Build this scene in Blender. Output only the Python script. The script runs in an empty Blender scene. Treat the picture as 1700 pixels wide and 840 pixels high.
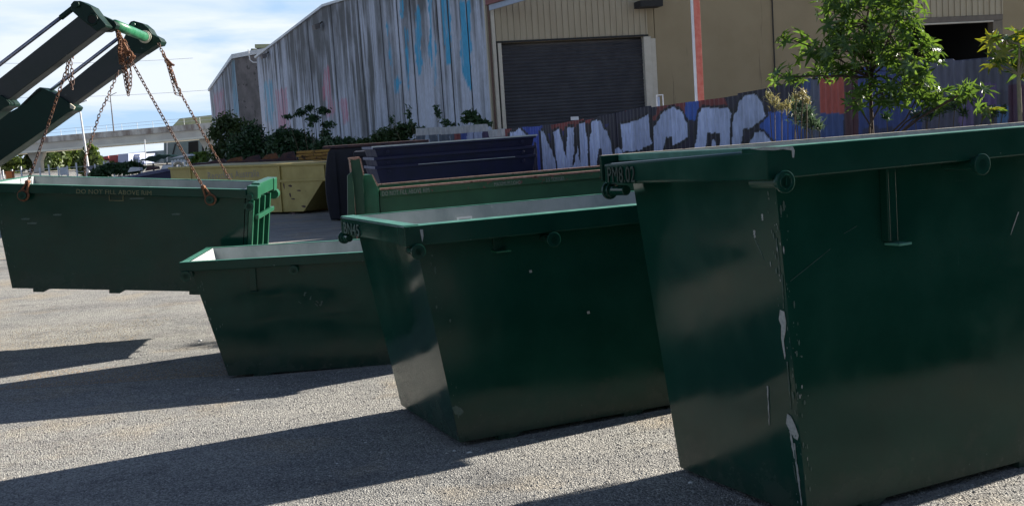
import bpy, bmesh, math, random
import numpy as np
from mathutils import Vector, Matrix, Euler
random.seed(7)
R = math.radians
SC = bpy.context.scene
COL = SC.collection

# ------------------------------------------------------------------ camera
F, PITCH, ROLL, EYE = 1839.07, .1081, .0654, 1.7      # focal length in photo pixels, radians, metres
CX, CY = 850., 420.
_cp, _sp, _c, _s = math.cos(PITCH), math.sin(PITCH), math.cos(ROLL), math.sin(ROLL)
FW = np.array([0, _cp, -_sp]); _u = np.array([0, _sp, _cp]); _r = np.array([1, 0, 0.])
RT = _c*_r - _s*_u; UP = _s*_r + _c*_u
cam_d = bpy.data.cameras.new('camera'); cam = bpy.data.objects.new('camera', cam_d); COL.objects.link(cam)
cam_d.sensor_width = 36; cam_d.lens = F/1700*36; cam_d.clip_start = .05; cam_d.clip_end = 4000
M = Matrix.Identity(4)
for i in range(3):
    M[i][0], M[i][1], M[i][2] = RT[i], UP[i], -FW[i]
M[2][3] = EYE
cam.matrix_world = M
SC.camera = cam

# ------------------------------------------------------------------ light
SUN_AZ, SUN_EL = 28.0, 22.5          # azimuth from +X towards +Y
SC.view_settings.view_transform = 'Standard'; SC.view_settings.look = 'None'
SC.view_settings.exposure = 1.18; SC.view_settings.gamma = 1
w = bpy.data.worlds.new('World'); SC.world = w; w.use_nodes = True
nt = w.node_tree; nt.nodes.clear()
sky = nt.nodes.new('ShaderNodeTexSky'); sky.sky_type = 'NISHITA'; sky.sun_disc = False
sky.sun_elevation = R(SUN_EL); sky.sun_rotation = R(90-SUN_AZ); sky.air_density = .7; sky.altitude = 3200; sky.dust_density = .6; sky.ozone_density = 3.0
tc = nt.nodes.new('ShaderNodeTexCoord'); mp = nt.nodes.new('ShaderNodeMapping')
mp.inputs['Scale'].default_value = (1.3, 1.3, 7.5); mp.inputs['Rotation'].default_value = (R(4), R(-3), R(20))
nz = nt.nodes.new('ShaderNodeTexNoise'); nz.inputs['Scale'].default_value = 3.6; nz.inputs['Detail'].default_value = 7; nz.inputs['Roughness'].default_value = .52
nz.inputs['Distortion'].default_value = .35
cr = nt.nodes.new('ShaderNodeValToRGB'); cr.color_ramp.elements[0].position = .40; cr.color_ramp.elements[1].position = .62
cr.color_ramp.elements[0].color = (.05, .05, .05, 1); cr.color_ramp.elements[1].color = (.92, .92, .92, 1)
mx = nt.nodes.new('ShaderNodeMixRGB'); mx.inputs['Color2'].default_value = (8.3, 8.9, 9.6, 1)
bg = nt.nodes.new('ShaderNodeBackground'); bg.inputs['Strength'].default_value = .05
wo = nt.nodes.new('ShaderNodeOutputWorld')
nt.links.new(tc.outputs['Generated'], mp.inputs['Vector']); nt.links.new(mp.outputs[0], nz.inputs['Vector'])
nt.links.new(nz.outputs['Fac'], cr.inputs['Fac']); 
sx = nt.nodes.new('ShaderNodeSeparateXYZ'); nt.links.new(tc.outputs['Generated'], sx.inputs[0])
lowm = nt.nodes.new('ShaderNodeMapRange'); lowm.inputs['From Min'].default_value = .15; lowm.inputs['From Max'].default_value = .4; lowm.inputs['To Min'].default_value = .9; lowm.inputs['To Max'].default_value = 0; nt.links.new(sx.outputs['Z'], lowm.inputs['Value'])
hz = nt.nodes.new('ShaderNodeMixRGB'); hz.inputs['Color2'].default_value = (4.5, 6.6, 9.2, 1); nt.links.new(lowm.outputs[0], hz.inputs['Fac']); nt.links.new(sky.outputs['Color'], hz.inputs['Color1'])
cm = nt.nodes.new('ShaderNodeMapRange'); cm.inputs['From Min'].default_value = .16; cm.inputs['From Max'].default_value = .42; cm.inputs['To Min'].default_value = 1; cm.inputs['To Max'].default_value = .15; nt.links.new(sx.outputs['Z'], cm.inputs['Value'])
cmul = nt.nodes.new('ShaderNodeMath'); cmul.operation = 'MULTIPLY'; nt.links.new(cr.outputs['Color'], cmul.inputs[0]); nt.links.new(cm.outputs[0], cmul.inputs[1])
nt.links.new(hz.outputs[0], mx.inputs['Color1']); nt.links.new(cmul.outputs[0], mx.inputs['Fac']); nt.links.new(mx.outputs[0], bg.inputs['Color']); nt.links.new(bg.outputs[0], wo.inputs['Surface'])
sd = bpy.data.lights.new('sun', 'SUN'); sd.energy = 5.0; sd.angle = R(.53); sd.color = (1, .93, .82)
so = bpy.data.objects.new('sun', sd); COL.objects.link(so)
ts = Vector((math.cos(R(SUN_EL))*math.cos(R(SUN_AZ)), math.cos(R(SUN_EL))*math.sin(R(SUN_AZ)), math.sin(R(SUN_EL))))
so.rotation_euler = ts.to_track_quat('Z', 'Y').to_euler(); so.location = (20, 12, 14)

# ------------------------------------------------------------------ measuring helpers
def ray(x, y):
    d = FW + (x-CX)/F*RT - (y-CY)/F*UP
    return d/d[1]
def at(x, y, Y):                       # the point of photo pixel (x, y) at depth Y
    p = ray(x, y)*Y; return Vector((p[0], p[1], p[2]+EYE))
def gnd(x, y, z=0):
    d = ray(x, y); k = (z-EYE)/d[2]; return Vector((d[0]*k, d[1]*k, z))
def projpx(P):
    P = np.asarray(P, float) - np.array([0, 0, EYE]); z = P@FW
    return CX+F*(P@RT)/z, CY-F*(P@UP)/z
class Wall:                            # a vertical plane through P0 with heading yaw; s along it, z up
    def __init__(s, P0, yaw): s.P = Vector((P0[0], P0[1], 0)); s.yaw = yaw; s.d = Vector((math.cos(yaw), math.sin(yaw), 0)); s.n = Vector((math.sin(yaw), -math.cos(yaw), 0))
    def sz(s, x, y, off=0):
        d = ray(x, y); P = s.P + s.n*off
        k = (P.x*s.n.x + P.y*s.n.y)/(d[0]*s.n.x + d[1]*s.n.y)
        q = Vector((d[0]*k, d[1]*k, 0)); return (q-P).dot(s.d), d[2]*k+EYE
    def pt(s, a, z, off=0): q = s.P + s.d*a + s.n*off; return Vector((q.x, q.y, z))
    def mat(s, off=0): return Matrix.Translation(s.P + s.n*off) @ Matrix.Rotation(s.yaw, 4, 'Z')

# ------------------------------------------------------------------ numpy value noise
def _h(ix, iy, seed):
    n = (ix.astype(np.int64)*374761393 + iy.astype(np.int64)*668265263 + seed*1442695041) & 0x7fffffff
    n = ((n ^ (n >> 13))*1274126177) & 0x7fffffff
    return ((n ^ (n >> 16)) & 0xffff)/65535.
def vn(x, y, seed=0):
    x = np.asarray(x, float); y = np.asarray(y, float)
    ix, iy = np.floor(x), np.floor(y); fx, fy = x-ix, y-iy
    fx = fx*fx*(3-2*fx); fy = fy*fy*(3-2*fy)
    a, b, c, d = _h(ix, iy, seed), _h(ix+1, iy, seed), _h(ix, iy+1, seed), _h(ix+1, iy+1, seed)
    return (a*(1-fx)+b*fx)*(1-fy) + (c*(1-fx)+d*fx)*fy
def fbm(x, y, seed=0, o=4):
    t = 0; a = .5; f = 1
    for i in range(o): t = t+a*vn(x*f, y*f, seed+i*17); a *= .5; f *= 2.03
    return t/(1-.5**o)
def inpoly(x, y, poly):
    r = np.zeros(x.shape, bool); n = len(poly); j = n-1
    for i in range(n):
        xi, yi = poly[i]; xj, yj = poly[j]
        c = ((yi > y) != (yj > y)) & (x < (xj-xi)*(y-yi)/((yj-yi) or 1e-9)+xi)
        r ^= c; j = i
    return r

# ------------------------------------------------------------------ materials
def mat(name, col, col2=None, rough=.6, scale=6., metal=0., rough2=None, bump=0., bscale=40., stretch=(1, 1, 1), spots=None, coat=0., attr=None, detail=6, lo=.38, hi=.62, spec=.5, trans=0., streak=None, dirt=False):
    m = bpy.data.materials.new(name); m.use_nodes = True; t = m.node_tree; N = t.nodes; L = t.links
    b = N['Principled BSDF']; b.inputs['Roughness'].default_value = rough; b.inputs['Metallic'].default_value = metal
    b.inputs['Specular IOR Level'].default_value = spec; b.inputs['Coat Weight'].default_value = coat; b.inputs['Coat Roughness'].default_value = .18
    tcn = N.new('ShaderNodeTexCoord'); mpn = N.new('ShaderNodeMapping'); mpn.inputs['Scale'].default_value = stretch
    L.new(tcn.outputs['Object'], mpn.inputs['Vector'])
    n1 = N.new('ShaderNodeTexNoise'); n1.inputs['Scale'].default_value = scale; n1.inputs['Detail'].default_value = detail; n1.inputs['Roughness'].default_value = .6
    L.new(mpn.outputs[0], n1.inputs['Vector'])
    r1 = N.new('ShaderNodeValToRGB'); r1.color_ramp.elements[0].position = lo; r1.color_ramp.elements[1].position = hi
    r1.color_ramp.elements[0].color = (*col, 1); r1.color_ramp.elements[1].color = (*(col2 or col), 1)
    L.new(n1.outputs['Fac'], r1.inputs['Fac']); out = r1.outputs['Color']
    if attr:
        a = N.new('ShaderNodeAttribute'); a.attribute_name = attr
        mm = N.new('ShaderNodeMixRGB'); mm.blend_type = 'MULTIPLY'; mm.inputs['Fac'].default_value = 1
        L.new(a.outputs['Color'], mm.inputs['Color1']); L.new(out, mm.inputs['Color2']); out = mm.outputs[0]
    if streak:                       # (colour, threshold, stretch, scale): weathering drawn along one axis
        for (c3, th, st, sc_) in streak:
            m3 = N.new('ShaderNodeMapping'); m3.inputs['Scale'].default_value = st; L.new(tcn.outputs['Object'], m3.inputs['Vector'])
            n3 = N.new('ShaderNodeTexNoise'); n3.inputs['Scale'].default_value = sc_; n3.inputs['Detail'].default_value = 5; n3.inputs['Roughness'].default_value = .7; L.new(m3.outputs[0], n3.inputs['Vector'])
            r3 = N.new('ShaderNodeValToRGB'); r3.color_ramp.elements[0].position = th; r3.color_ramp.elements[1].position = th+.05; r3.color_ramp.elements[0].color = (0, 0, 0, 1)
            L.new(n3.outputs['Fac'], r3.inputs['Fac'])
            x3 = N.new('ShaderNodeMixRGB'); x3.inputs['Color2'].default_value = (*c3, 1); L.new(r3.outputs['Color'], x3.inputs['Fac']); L.new(out, x3.inputs['Color1']); out = x3.outputs[0]
    if spots:                        # (colour, threshold, scale)
        for (c3, th, sc_) in spots:
            n3 = N.new('ShaderNodeTexNoise'); n3.inputs['Scale'].default_value = sc_; n3.inputs['Detail'].default_value = 4; n3.inputs['Roughness'].default_value = .65; L.new(tcn.outputs['Object'], n3.inputs['Vector'])
            r3 = N.new('ShaderNodeValToRGB'); r3.color_ramp.elements[0].position = th; r3.color_ramp.elements[1].position = th+.03; r3.color_ramp.elements[0].color = (0, 0, 0, 1)
            L.new(n3.outputs['Fac'], r3.inputs['Fac'])
            x3 = N.new('ShaderNodeMixRGB'); x3.inputs['Color2'].default_value = (*c3, 1); L.new(r3.outputs['Color'], x3.inputs['Fac']); L.new(out, x3.inputs['Color1']); out = x3.outputs[0]
    dfac = None
    if dirt:                         # road dust thrown up on the foot of the plates, in a ragged band
        sx_ = N.new('ShaderNodeSeparateXYZ'); L.new(tcn.outputs['Object'], sx_.inputs[0])
        nd = N.new('ShaderNodeTexNoise'); nd.inputs['Scale'].default_value = 6; nd.inputs['Detail'].default_value = 7; nd.inputs['Roughness'].default_value = .68; L.new(tcn.outputs['Object'], nd.inputs['Vector'])
        mz = N.new('ShaderNodeMapRange'); mz.inputs['From Min'].default_value = 0; mz.inputs['From Max'].default_value = .35; mz.inputs['To Min'].default_value = .34; mz.inputs['To Max'].default_value = -.1; L.new(sx_.outputs['Z'], mz.inputs['Value'])
        ad = N.new('ShaderNodeMath'); L.new(nd.outputs['Fac'], ad.inputs[0]); L.new(mz.outputs[0], ad.inputs[1])
        mr_ = N.new('ShaderNodeMapRange'); mr_.inputs['From Min'].default_value = .62; mr_.inputs['From Max'].default_value = .95; mr_.inputs['To Max'].default_value = .35; L.new(ad.outputs[0], mr_.inputs['Value']); dfac = mr_.outputs[0]
        xd = N.new('ShaderNodeMixRGB'); xd.inputs['Color2'].default_value = (.10, .10, .085, 1); L.new(dfac, xd.inputs['Fac']); L.new(out, xd.inputs['Color1']); out = xd.outputs[0]
    L.new(out, b.inputs['Base Color'])
    if rough2 is not None:
        mr = N.new('ShaderNodeMapRange'); mr.inputs['From Min'].default_value = .35; mr.inputs['From Max'].default_value = .65
        mr.inputs['To Min'].default_value = rough; mr.inputs['To Max'].default_value = rough2
        L.new(n1.outputs['Fac'], mr.inputs['Value']); ro_ = mr.outputs[0]
        if dfac:
            am = N.new('ShaderNodeMath'); am.operation = 'MULTIPLY_ADD'; L.new(dfac, am.inputs[0]); am.inputs[1].default_value = .7; L.new(ro_, am.inputs[2]); ro_ = am.outputs[0]
        L.new(ro_, b.inputs['Roughness'])
    if bump:
        n2 = N.new('ShaderNodeTexNoise'); n2.inputs['Scale'].default_value = bscale; n2.inputs['Detail'].default_value = 4; L.new(mpn.outputs[0], n2.inputs['Vector'])
        bp = N.new('ShaderNodeBump'); bp.inputs['Strength'].default_value = bump; bp.inputs['Distance'].default_value = .01
        L.new(n2.outputs['Fac'], bp.inputs['Height']); L.new(bp.outputs[0], b.inputs['Normal'])
    if trans:
        tr = N.new('ShaderNodeBsdfTranslucent'); ms = N.new('ShaderNodeMixShader'); ms.inputs[0].default_value = trans
        hs = N.new('ShaderNodeHueSaturation'); hs.inputs['Value'].default_value = 1.6; hs.inputs['Saturation'].default_value = 1.15; hs.inputs['Hue'].default_value = .485
        L.new(out, hs.inputs['Color']); L.new(hs.outputs[0], tr.inputs['Color'])
        L.new(b.outputs[0], ms.inputs[1]); L.new(tr.outputs[0], ms.inputs[2]); L.new(ms.outputs[0], N['Material Output'].inputs['Surface'])
    return m
GREEN = (.005, .040, .028); GREEN2 = (.008, .052, .037)
M_green = mat('dark_green_paint', GREEN, GREEN2, rough=.07, rough2=.20, scale=2.6, coat=.0, spec=.27, bump=.025, bscale=5, dirt=True,
    spots=[((.06, .11, .09), .735, 34.), ((.13, .075, .035), .765, 19.)], streak=[((.045, .09, .075), .70, (9, 9, .8), 3.)])
M_green_b = mat('bright_green_paint', (.012, .10, .05), (.02, .13, .07), rough=.32, scale=4, spots=[((.2, .25, .2), .72, 30.)])
M_rim = mat('worn_sunlit_green_rim', (.045, .20, .14), (.10, .30, .23), rough=.34, rough2=.5, scale=9, spots=[((.30, .34, .30), .68, 38.), ((.20, .09, .05), .76, 23.)])  # worn paint, lightened so the up-facing rims look sunlit
M_scuff = mat('light_green_scuff', (.04, .085, .07), (.08, .13, .115), rough=.5, scale=50)
M_inner = mat('scraped_bin_interior', (.28, .32, .32), (.40, .43, .435), rough=.5, scale=5, stretch=(1, 1, .5), spots=[((.42, .43, .42), .66, 13.), ((.13, .08, .06), .74, 19.)], bump=.1, bscale=18)
M_rustrim = mat('rusty_pink_edge', (.30, .16, .12), (.42, .28, .23), rough=.7, scale=14, spots=[((.12, .05, .03), .62, 20.)])
M_rust = mat('orange_rust', (.24, .095, .035), (.10, .045, .03), rough=.8, scale=45, bump=.3, bscale=90, spots=[((.40, .21, .08), .66, 60.)])
M_rustdk = mat('dark_rust_chain', (.075, .042, .036), (.14, .08, .06), rough=.6, scale=40, metal=.3)
M_armg = mat('arm_green_paint', (.003, .020, .015), (.006, .028, .021), rough=.4, rough2=.55, scale=4, spec=.25, spots=[((.05, .08, .07), .70, 14.), ((.09, .05, .03), .74, 9.)])
M_boom = mat('worn_black_boom_steel', (.012, .020, .020), (.028, .032, .036), rough=.38, rough2=.55, scale=3, stretch=(1, 3, 1), spots=[((.07, .07, .075), .66, 9.)])
M_steel = mat('chrome_rod', (.30, .30, .36), (.42, .42, .5), rough=.28, metal=.8, scale=8, stretch=(1, 1, 1))
M_navy = mat('navy_paint', (.005, .006, .042), (.009, .010, .06), rough=.42, rough2=.6, scale=3, spots=[((.25, .27, .32), .74, 9.)], streak=[((.05, .045, .09), .66, (.6, 3, 9), 3.)])
M_navyend = mat('pale_navy_paint', (.07, .075, .15), (.13, .14, .22), rough=.6, scale=7)
M_yellow = mat('dull_yellow_paint', (.37, .29, .085), (.45, .36, .12), rough=.55, scale=2.5, spots=[((.10, .05, .02), .70, 8.), ((.04, .03, .03), .76, 14.)], streak=[((.25, .18, .07), .64, (5, 5, .7), 3.)])
M_yrust = mat('rusted_yellow_paint', (.42, .25, .05), (.20, .09, .03), rough=.75, scale=6, stretch=(.6, 1, 3), spots=[((.05, .025, .015), .56, 9.)])
M_dkrust = mat('dark_rusted_steel', (.035, .02, .03), (.09, .04, .035), rough=.7, scale=7)
M_dknavy = mat('matt_navy_steel', (.006, .007, .016), (.011, .011, .026), rough=.6, scale=5)
M_black = mat('black_rubber', (.008, .008, .008), rough=.8)
M_conc = mat('stained_concrete', (.86, .86, .86), (1.1, 1.1, 1.1), rough=.9, attr='paint', scale=22, stretch=(1, 1, .25), bump=.25, bscale=30)
M_concd = mat('grey_concrete', (.13, .12, .12), (.20, .18, .18), rough=.9, scale=1.2, detail=8, bump=.2, bscale=10, spots=[((.07, .065, .065), .6, 2.2)])
M_gap = mat('dark_joint', (.03, .03, .03), rough=.95)
M_trim = mat('white_trim', (.55, .57, .60), (.65, .67, .70), rough=.5, scale=3)
M_fence = mat('painted_corrugated_steel', (.85, .85, .85), (1.12, 1.12, 1.12), rough=.5, attr='paint', scale=14, stretch=(1, 1, .3))
M_cream = mat('cream_wall_paint', (.28, .22, .128), (.315, .25, .15), rough=.75, scale=.7, detail=8, bump=.06, bscale=30, streak=[((.21, .165, .10), .64, (1.6, 1.6, .12), 1.3)])
M_clad = mat('cream_ribbed_cladding', (.38, .32, .22), (.43, .37, .26), rough=.55, scale=3, stretch=(1, 1, .2))
M_frame = mat('pale_door_frame', (.50, .46, .38), (.56, .52, .44), rough=.55, scale=3)
M_door = mat('charcoal_roller_door', (.045, .046, .054), (.06, .062, .07), rough=.5, scale=2)
M_red = mat('faded_red_post_paint', (.62, .13, .09), (.70, .22, .16), rough=.5, scale=5)
M_white = mat('white_paint', (.72, .72, .74), (.8, .8, .8), rough=.5, scale=5)
M_bluegrey = mat('blue_grey_beam_paint', (.30, .36, .48), (.36, .42, .54), rough=.5, scale=4)
M_dark = mat('dark_interior', (.012, .012, .012), rough=.9)
M_bridge = mat('bridge_concrete', (.58, .55, .50), (.68, .65, .58), rough=.9, scale=.35, detail=8, stretch=(1, 1, .4))
M_parapet = mat('stained_parapet_concrete', (.62, .59, .54), (.28, .23, .20), rough=.9, scale=.5, detail=9, stretch=(1, 1, .35), lo=.42, hi=.6)
M_letter = mat('faded_yellow_lettering', (.22, .21, .10), (.10, .12, .06), rough=.6, scale=40)
M_letterw = mat('faded_white_lettering', (.34, .35, .32), (.14, .18, .15), rough=.6, scale=60)
M_letterg = mat('mauve_grey_lettering', (.22, .20, .20), (.30, .27, .22), rough=.6, scale=10)
M_weld = mat('dark_weld_bead', (.006, .02, .016), (.012, .03, .022), rough=.35, scale=30)
M_drip = mat('pale_grey_scrape', (.40, .42, .42), (.28, .31, .31), rough=.6, scale=60)
M_bark = mat('grey_brown_bark', (.10, .075, .05), (.17, .13, .09), rough=.85, scale=12, stretch=(1, 1, .3))
M_rstem = mat('pale_green_stem', (.16, .17, .10), (.24, .20, .14), rough=.7, scale=12)
def leafm(n, a, b, tr=.3, ro=.45, sp=.5): return mat(n, a, b, rough=ro, scale=1.7, trans=tr, spec=sp, detail=3, lo=.3, hi=.7)
M_leaf = leafm('castor_leaf_green', (.035, .085, .025), (.14, .22, .045), .45, .22, .7)
M_leafy = leafm('castor_leaf_yellow', (.26, .25, .04), (.16, .22, .04), .3, .4)
M_shrub = leafm('dark_shrub_leaf', (.022, .058, .024), (.045, .095, .035), .15)
M_shrubl = leafm('light_shrub_leaf', (.09, .13, .045), (.05, .085, .03), .3)
M_tree = leafm('distant_tree_leaf', (.06, .105, .025), (.12, .16, .05), .3)
M_treed = leafm('distant_dark_leaf', (.03, .055, .022), (.05, .08, .03), .2)
M_dry = leafm('dry_grass_blade', (.34, .28, .14), (.22, .24, .10), .3)
M_grass = leafm('green_grass_blade', (.05, .09, .05), (.09, .13, .08), .3)
M_stone = mat('pale_gravel_stone', (.42, .41, .39), (.60, .585, .55), rough=.85, scale=30)
M_stoned = mat('grey_gravel_stone', (.20, .195, .19), (.34, .33, .31), rough=.85, scale=30)
M_whitestone = mat('white_stone', (.7, .7, .7), (.8, .8, .8), rough=.7)
M_roofg = mat('pale_green_roof', (.30, .33, .20), (.36, .38, .24), rough=.6, scale=.6)
M_teal = mat('grey_teal_cladding', (.14, .19, .20), (.18, .23, .24), rough=.6, scale=.3)
M_redb = mat('red_building_paint', (.35, .05, .05), (.42, .09, .08), rough=.6, scale=.3)
M_lilac = mat('lilac_building_paint', (.38, .43, .62), (.42, .47, .66), rough=.6, scale=.3)
M_tarp = mat('green_shade_cloth', (.10, .22, .15), (.16, .30, .20), rough=.7, scale=2)
M_orange = mat('orange_paint', (.7, .2, .05), rough=.6)

# ground: compacted gravel and worn bitumen
def ground_mat():
    m = bpy.data.materials.new('gravel_ground'); m.use_nodes = True; t = m.node_tree; N = t.nodes; L = t.links; b = N['Principled BSDF']
    b.inputs['Roughness'].default_value = .93; b.inputs['Specular IOR Level'].default_value = .2
    tcn = N.new('ShaderNodeTexCoord')
    def noise(s, d=6, r=.6): n = N.new('ShaderNodeTexNoise'); n.inputs['Scale'].default_value = s; n.inputs['Detail'].default_value = d; n.inputs['Roughness'].default_value = r; L.new(tcn.outputs['Object'], n.inputs['Vector']); return n
    def ramp(src, a, b_, ca, cb): r = N.new('ShaderNodeValToRGB'); r.color_ramp.elements[0].position = a; r.color_ramp.elements[1].position = b_; r.color_ramp.elements[0].color = (*ca, 1); r.color_ramp.elements[1].color = (*cb, 1); L.new(src, r.inputs['Fac']); return r.outputs['Color']
    def mixc(f, a, b_, mode='MIX'):
        x = N.new('ShaderNodeMixRGB'); x.blend_type = mode
        if isinstance(f, float): x.inputs['Fac'].default_value = f
        else: L.new(f, x.inputs['Fac'])
        L.new(a, x.inputs['Color1'])
        if isinstance(b_, tuple): x.inputs['Color2'].default_value = (*b_, 1)
        else: L.new(b_, x.inputs['Color2'])
        return x.outputs[0]
    base = ramp(noise(.55, 5).outputs['Fac'], .38, .62, (.31, .315, .315), (.40, .395, .38))
    tan = ramp(noise(.9, 7, .62).outputs['Fac'], .53, .66, (0, 0, 0), (1, 1, 1))
    base = mixc(tan, base, (.425, .385, .325))
    vo = N.new('ShaderNodeTexVoronoi'); vo.inputs['Scale'].default_value = 105; L.new(tcn.outputs['Object'], vo.inputs['Vector'])
    sp = N.new('ShaderNodeSeparateColor'); L.new(vo.outputs['Color'], sp.inputs[0])
    st = ramp(sp.outputs[0], 0., 1., (.42, .42, .44), (1.55, 1.52, 1.45))
    base = mixc(.85, base, st, 'MULTIPLY')
    v2 = N.new('ShaderNodeTexVoronoi'); v2.inputs['Scale'].default_value = 260; L.new(tcn.outputs['Object'], v2.inputs['Vector'])
    s2 = N.new('ShaderNodeSeparateColor'); L.new(v2.outputs['Color'], s2.inputs[0])
    base = mixc(.6, base, ramp(s2.outputs[1], 0., 1., (.6, .6, .6), (1.4, 1.4, 1.4)), 'MULTIPLY')
    stn = ramp(noise(.42, 9, .72).outputs['Fac'], .34, .47, (.52, .53, .56), (1, 1, 1)); base = mixc(.75, base, stn, 'MULTIPLY')
    mpt = N.new('ShaderNodeMapping'); mpt.inputs['Rotation'].default_value = (0, 0, -.35); mpt.inputs['Scale'].default_value = (.12, 2.6, 1); L.new(tcn.outputs['Object'], mpt.inputs['Vector'])
    nt_ = N.new('ShaderNodeTexNoise'); nt_.inputs['Scale'].default_value = 1.; nt_.inputs['Detail'].default_value = 6; nt_.inputs['Roughness'].default_value = .65; L.new(mpt.outputs[0], nt_.inputs['Vector'])
    base = mixc(.55, base, ramp(nt_.outputs['Fac'], .40, .60, (.74, .74, .75), (1.1, 1.09, 1.06)), 'MULTIPLY')
    crk = ramp(noise(1.6, 8, .7).outputs['Fac'], .36, .42, (.62, .62, .64), (1, 1, 1))
    base = mixc(.6, base, crk, 'MULTIPLY')
    L.new(base, b.inputs['Base Color'])
    bp = N.new('ShaderNodeBump'); bp.inputs['Strength'].default_value = .9; bp.inputs['Distance'].default_value = .008; bp.invert = True
    L.new(vo.outputs['Distance'], bp.inputs['Height']); L.new(bp.outputs[0], b.inputs['Normal'])
    return m
M_ground = ground_mat()

# ------------------------------------------------------------------ mesh helpers
def obj(name, me, m=None, parent=None, loc=None):
    o = bpy.data.objects.new(name, me); COL.objects.link(o)
    if m and not me.materials: me.materials.append(m)
    if parent: o.parent = parent
    if loc is not None: o.location = loc
    return o
def meshof(name, V, Fc, smooth=False):
    me = bpy.data.meshes.new(name); me.from_pydata([tuple(v) for v in V], [], [tuple(f) for f in Fc]); me.update()
    if smooth: me.polygons.foreach_set('use_smooth', [True]*len(me.polygons))
    return me
class MB:
    def __init__(s): s.V = []; s.F = []; s.mi = []
    def add(s, V, Fc, mi=0):
        n = len(s.V); s.V += [tuple(v) for v in V]; s.F += [tuple(i+n for i in f) for f in Fc]; s.mi += [mi]*len(Fc)
    def hexa(s, b, t, mi=0):           # four bottom points anticlockwise, four top points
        s.add(list(b)+list(t), [(3, 2, 1, 0), (4, 5, 6, 7), (0, 1, 5, 4), (1, 2, 6, 5), (2, 3, 7, 6), (3, 0, 4, 7)], mi)
    def box(s, x0, x1, y0, y1, z0, z1, mi=0):
        s.hexa([(x0, y0, z0), (x1, y0, z0), (x1, y1, z0), (x0, y1, z0)], [(x0, y0, z1), (x1, y0, z1), (x1, y1, z1), (x0, y1, z1)], mi)
    def prism(s, poly, vec, mi=0):     # polygon of 3-D points pushed along vec
        n = len(poly); P = [Vector(p) for p in poly]; Q = [p+Vector(vec) for p in P]
        s.add(P+Q, [tuple(range(n-1, -1, -1)), tuple(range(n, 2*n))] + [(i, (i+1) % n, n+(i+1) % n, n+i) for i in range(n)], mi)
    def tube(s, a, b, r0, r1=None, n=10, mi=0, cap=True):
        a = Vector(a); b = Vector(b); r1 = r0 if r1 is None else r1
        q = (b-a).to_track_quat('Z', 'Y'); V = []
        for (p, r) in ((a, r0), (b, r1)):
            for k in range(n): th = 2*math.pi*k/n; V.append(p + q @ Vector((r*math.cos(th), r*math.sin(th), 0)))
        Fc = [(k, (k+1) % n, n+(k+1) % n, n+k) for k in range(n)]
        if cap: Fc += [tuple(range(n-1, -1, -1)), tuple(range(n, 2*n))]
        s.add(V, Fc, mi)
    def path(s, pts, r, n=6, mi=0):
        for i in range(len(pts)-1):
            r0 = r[i] if isinstance(r, (list, tuple)) else r; r1 = r[i+1] if isinstance(r, (list, tuple)) else r
            s.tube(pts[i], pts[i+1], r0, r1, n, mi)
    def torus(s, c, ax, R0, r, n=16, k=6, a0=0, a1=2*math.pi, mi=0):
        q = Vector(ax).to_track_quat('Z', 'Y'); c = Vector(c); V = []; full = abs(a1-a0-2*math.pi) < 1e-6; m_ = n if full else n+1
        for i in range(m_):
            t = a0+(a1-a0)*i/n
            for j in range(k):
                p = 2*math.pi*j/k; V.append(c+q @ Vector(((R0+r*math.cos(p))*math.cos(t), (R0+r*math.cos(p))*math.sin(t), r*math.sin(p))))
        Fc = []
        for i in range(n):
            i2 = (i+1) % m_
            for j in range(k): Fc.append((i*k+j, i2*k+j, i2*k+(j+1) % k, i*k+(j+1) % k))
        if not full: Fc += [tuple(range(k-1, -1, -1)), tuple((m_-1)*k+j for j in range(k))]
        s.add(V, Fc, mi)
    def build(s, name, m, parent=None, bevel=0, smooth=False, loc=None):
        me = meshof(name, s.V, s.F, smooth); ms = m if isinstance(m, (list, tuple)) else [m]
        for x in ms: me.materials.append(x)
        if len(ms) > 1: me.polygons.foreach_set('material_index', s.mi)
        o = obj(name, me, None, parent, loc)
        if bevel:
            b = o.modifiers.new('bevel', 'BEVEL'); b.width = bevel; b.segments = 2; b.limit_method = 'ANGLE'; b.angle_limit = R(35)
        if smooth:
            o.modifiers.new('wn', 'WEIGHTED_NORMAL') if False else None
        return o
def thing(name, label, cat, loc=(0, 0, 0), rot=(0, 0, 0), group=None):
    o = bpy.data.objects.new(name, None); COL.objects.link(o); o.location = loc; o.rotation_euler = rot; o.empty_display_size = .2
    o['label'] = label; o['category'] = cat
    if group: o['group'] = group
    return o
def tag(o, label, cat, group=None, kind=None):
    if label: o['label'] = label
    if cat: o['category'] = cat
    if group: o['group'] = group
    if kind: o['kind'] = kind
    return o
def struct(o): o['kind'] = 'structure'; return o
def text(name, body, size, m, parent, loc, rot, xs=1., depth=.001, label=None):
    cu = bpy.data.curves.new(name, 'FONT'); cu.body = body; cu.size = size; cu.extrude = depth; cu.resolution_u = 3; cu.space_character = 1.05
    tmp = bpy.data.objects.new('tmp_text', cu); COL.objects.link(tmp); bpy.context.view_layer.update()
    me = bpy.data.meshes.new_from_object(tmp.evaluated_get(bpy.context.evaluated_depsgraph_get())); bpy.data.objects.remove(tmp)
    for v in me.vertices: v.co.x *= xs
    me.materials.clear(); me.materials.append(m); me.name = name
    o = obj(name, me, None, parent, loc); o.rotation_euler = rot
    if label: o['label'] = label
    return o

# ================================================================== GROUND
me = meshof('ground', [(-900, -300, 0), (900, -300, 0), (900, 2500, 0), (-900, 2500, 0)], [(0, 1, 2, 3)])
struct(obj('ground', me, M_ground))
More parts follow.
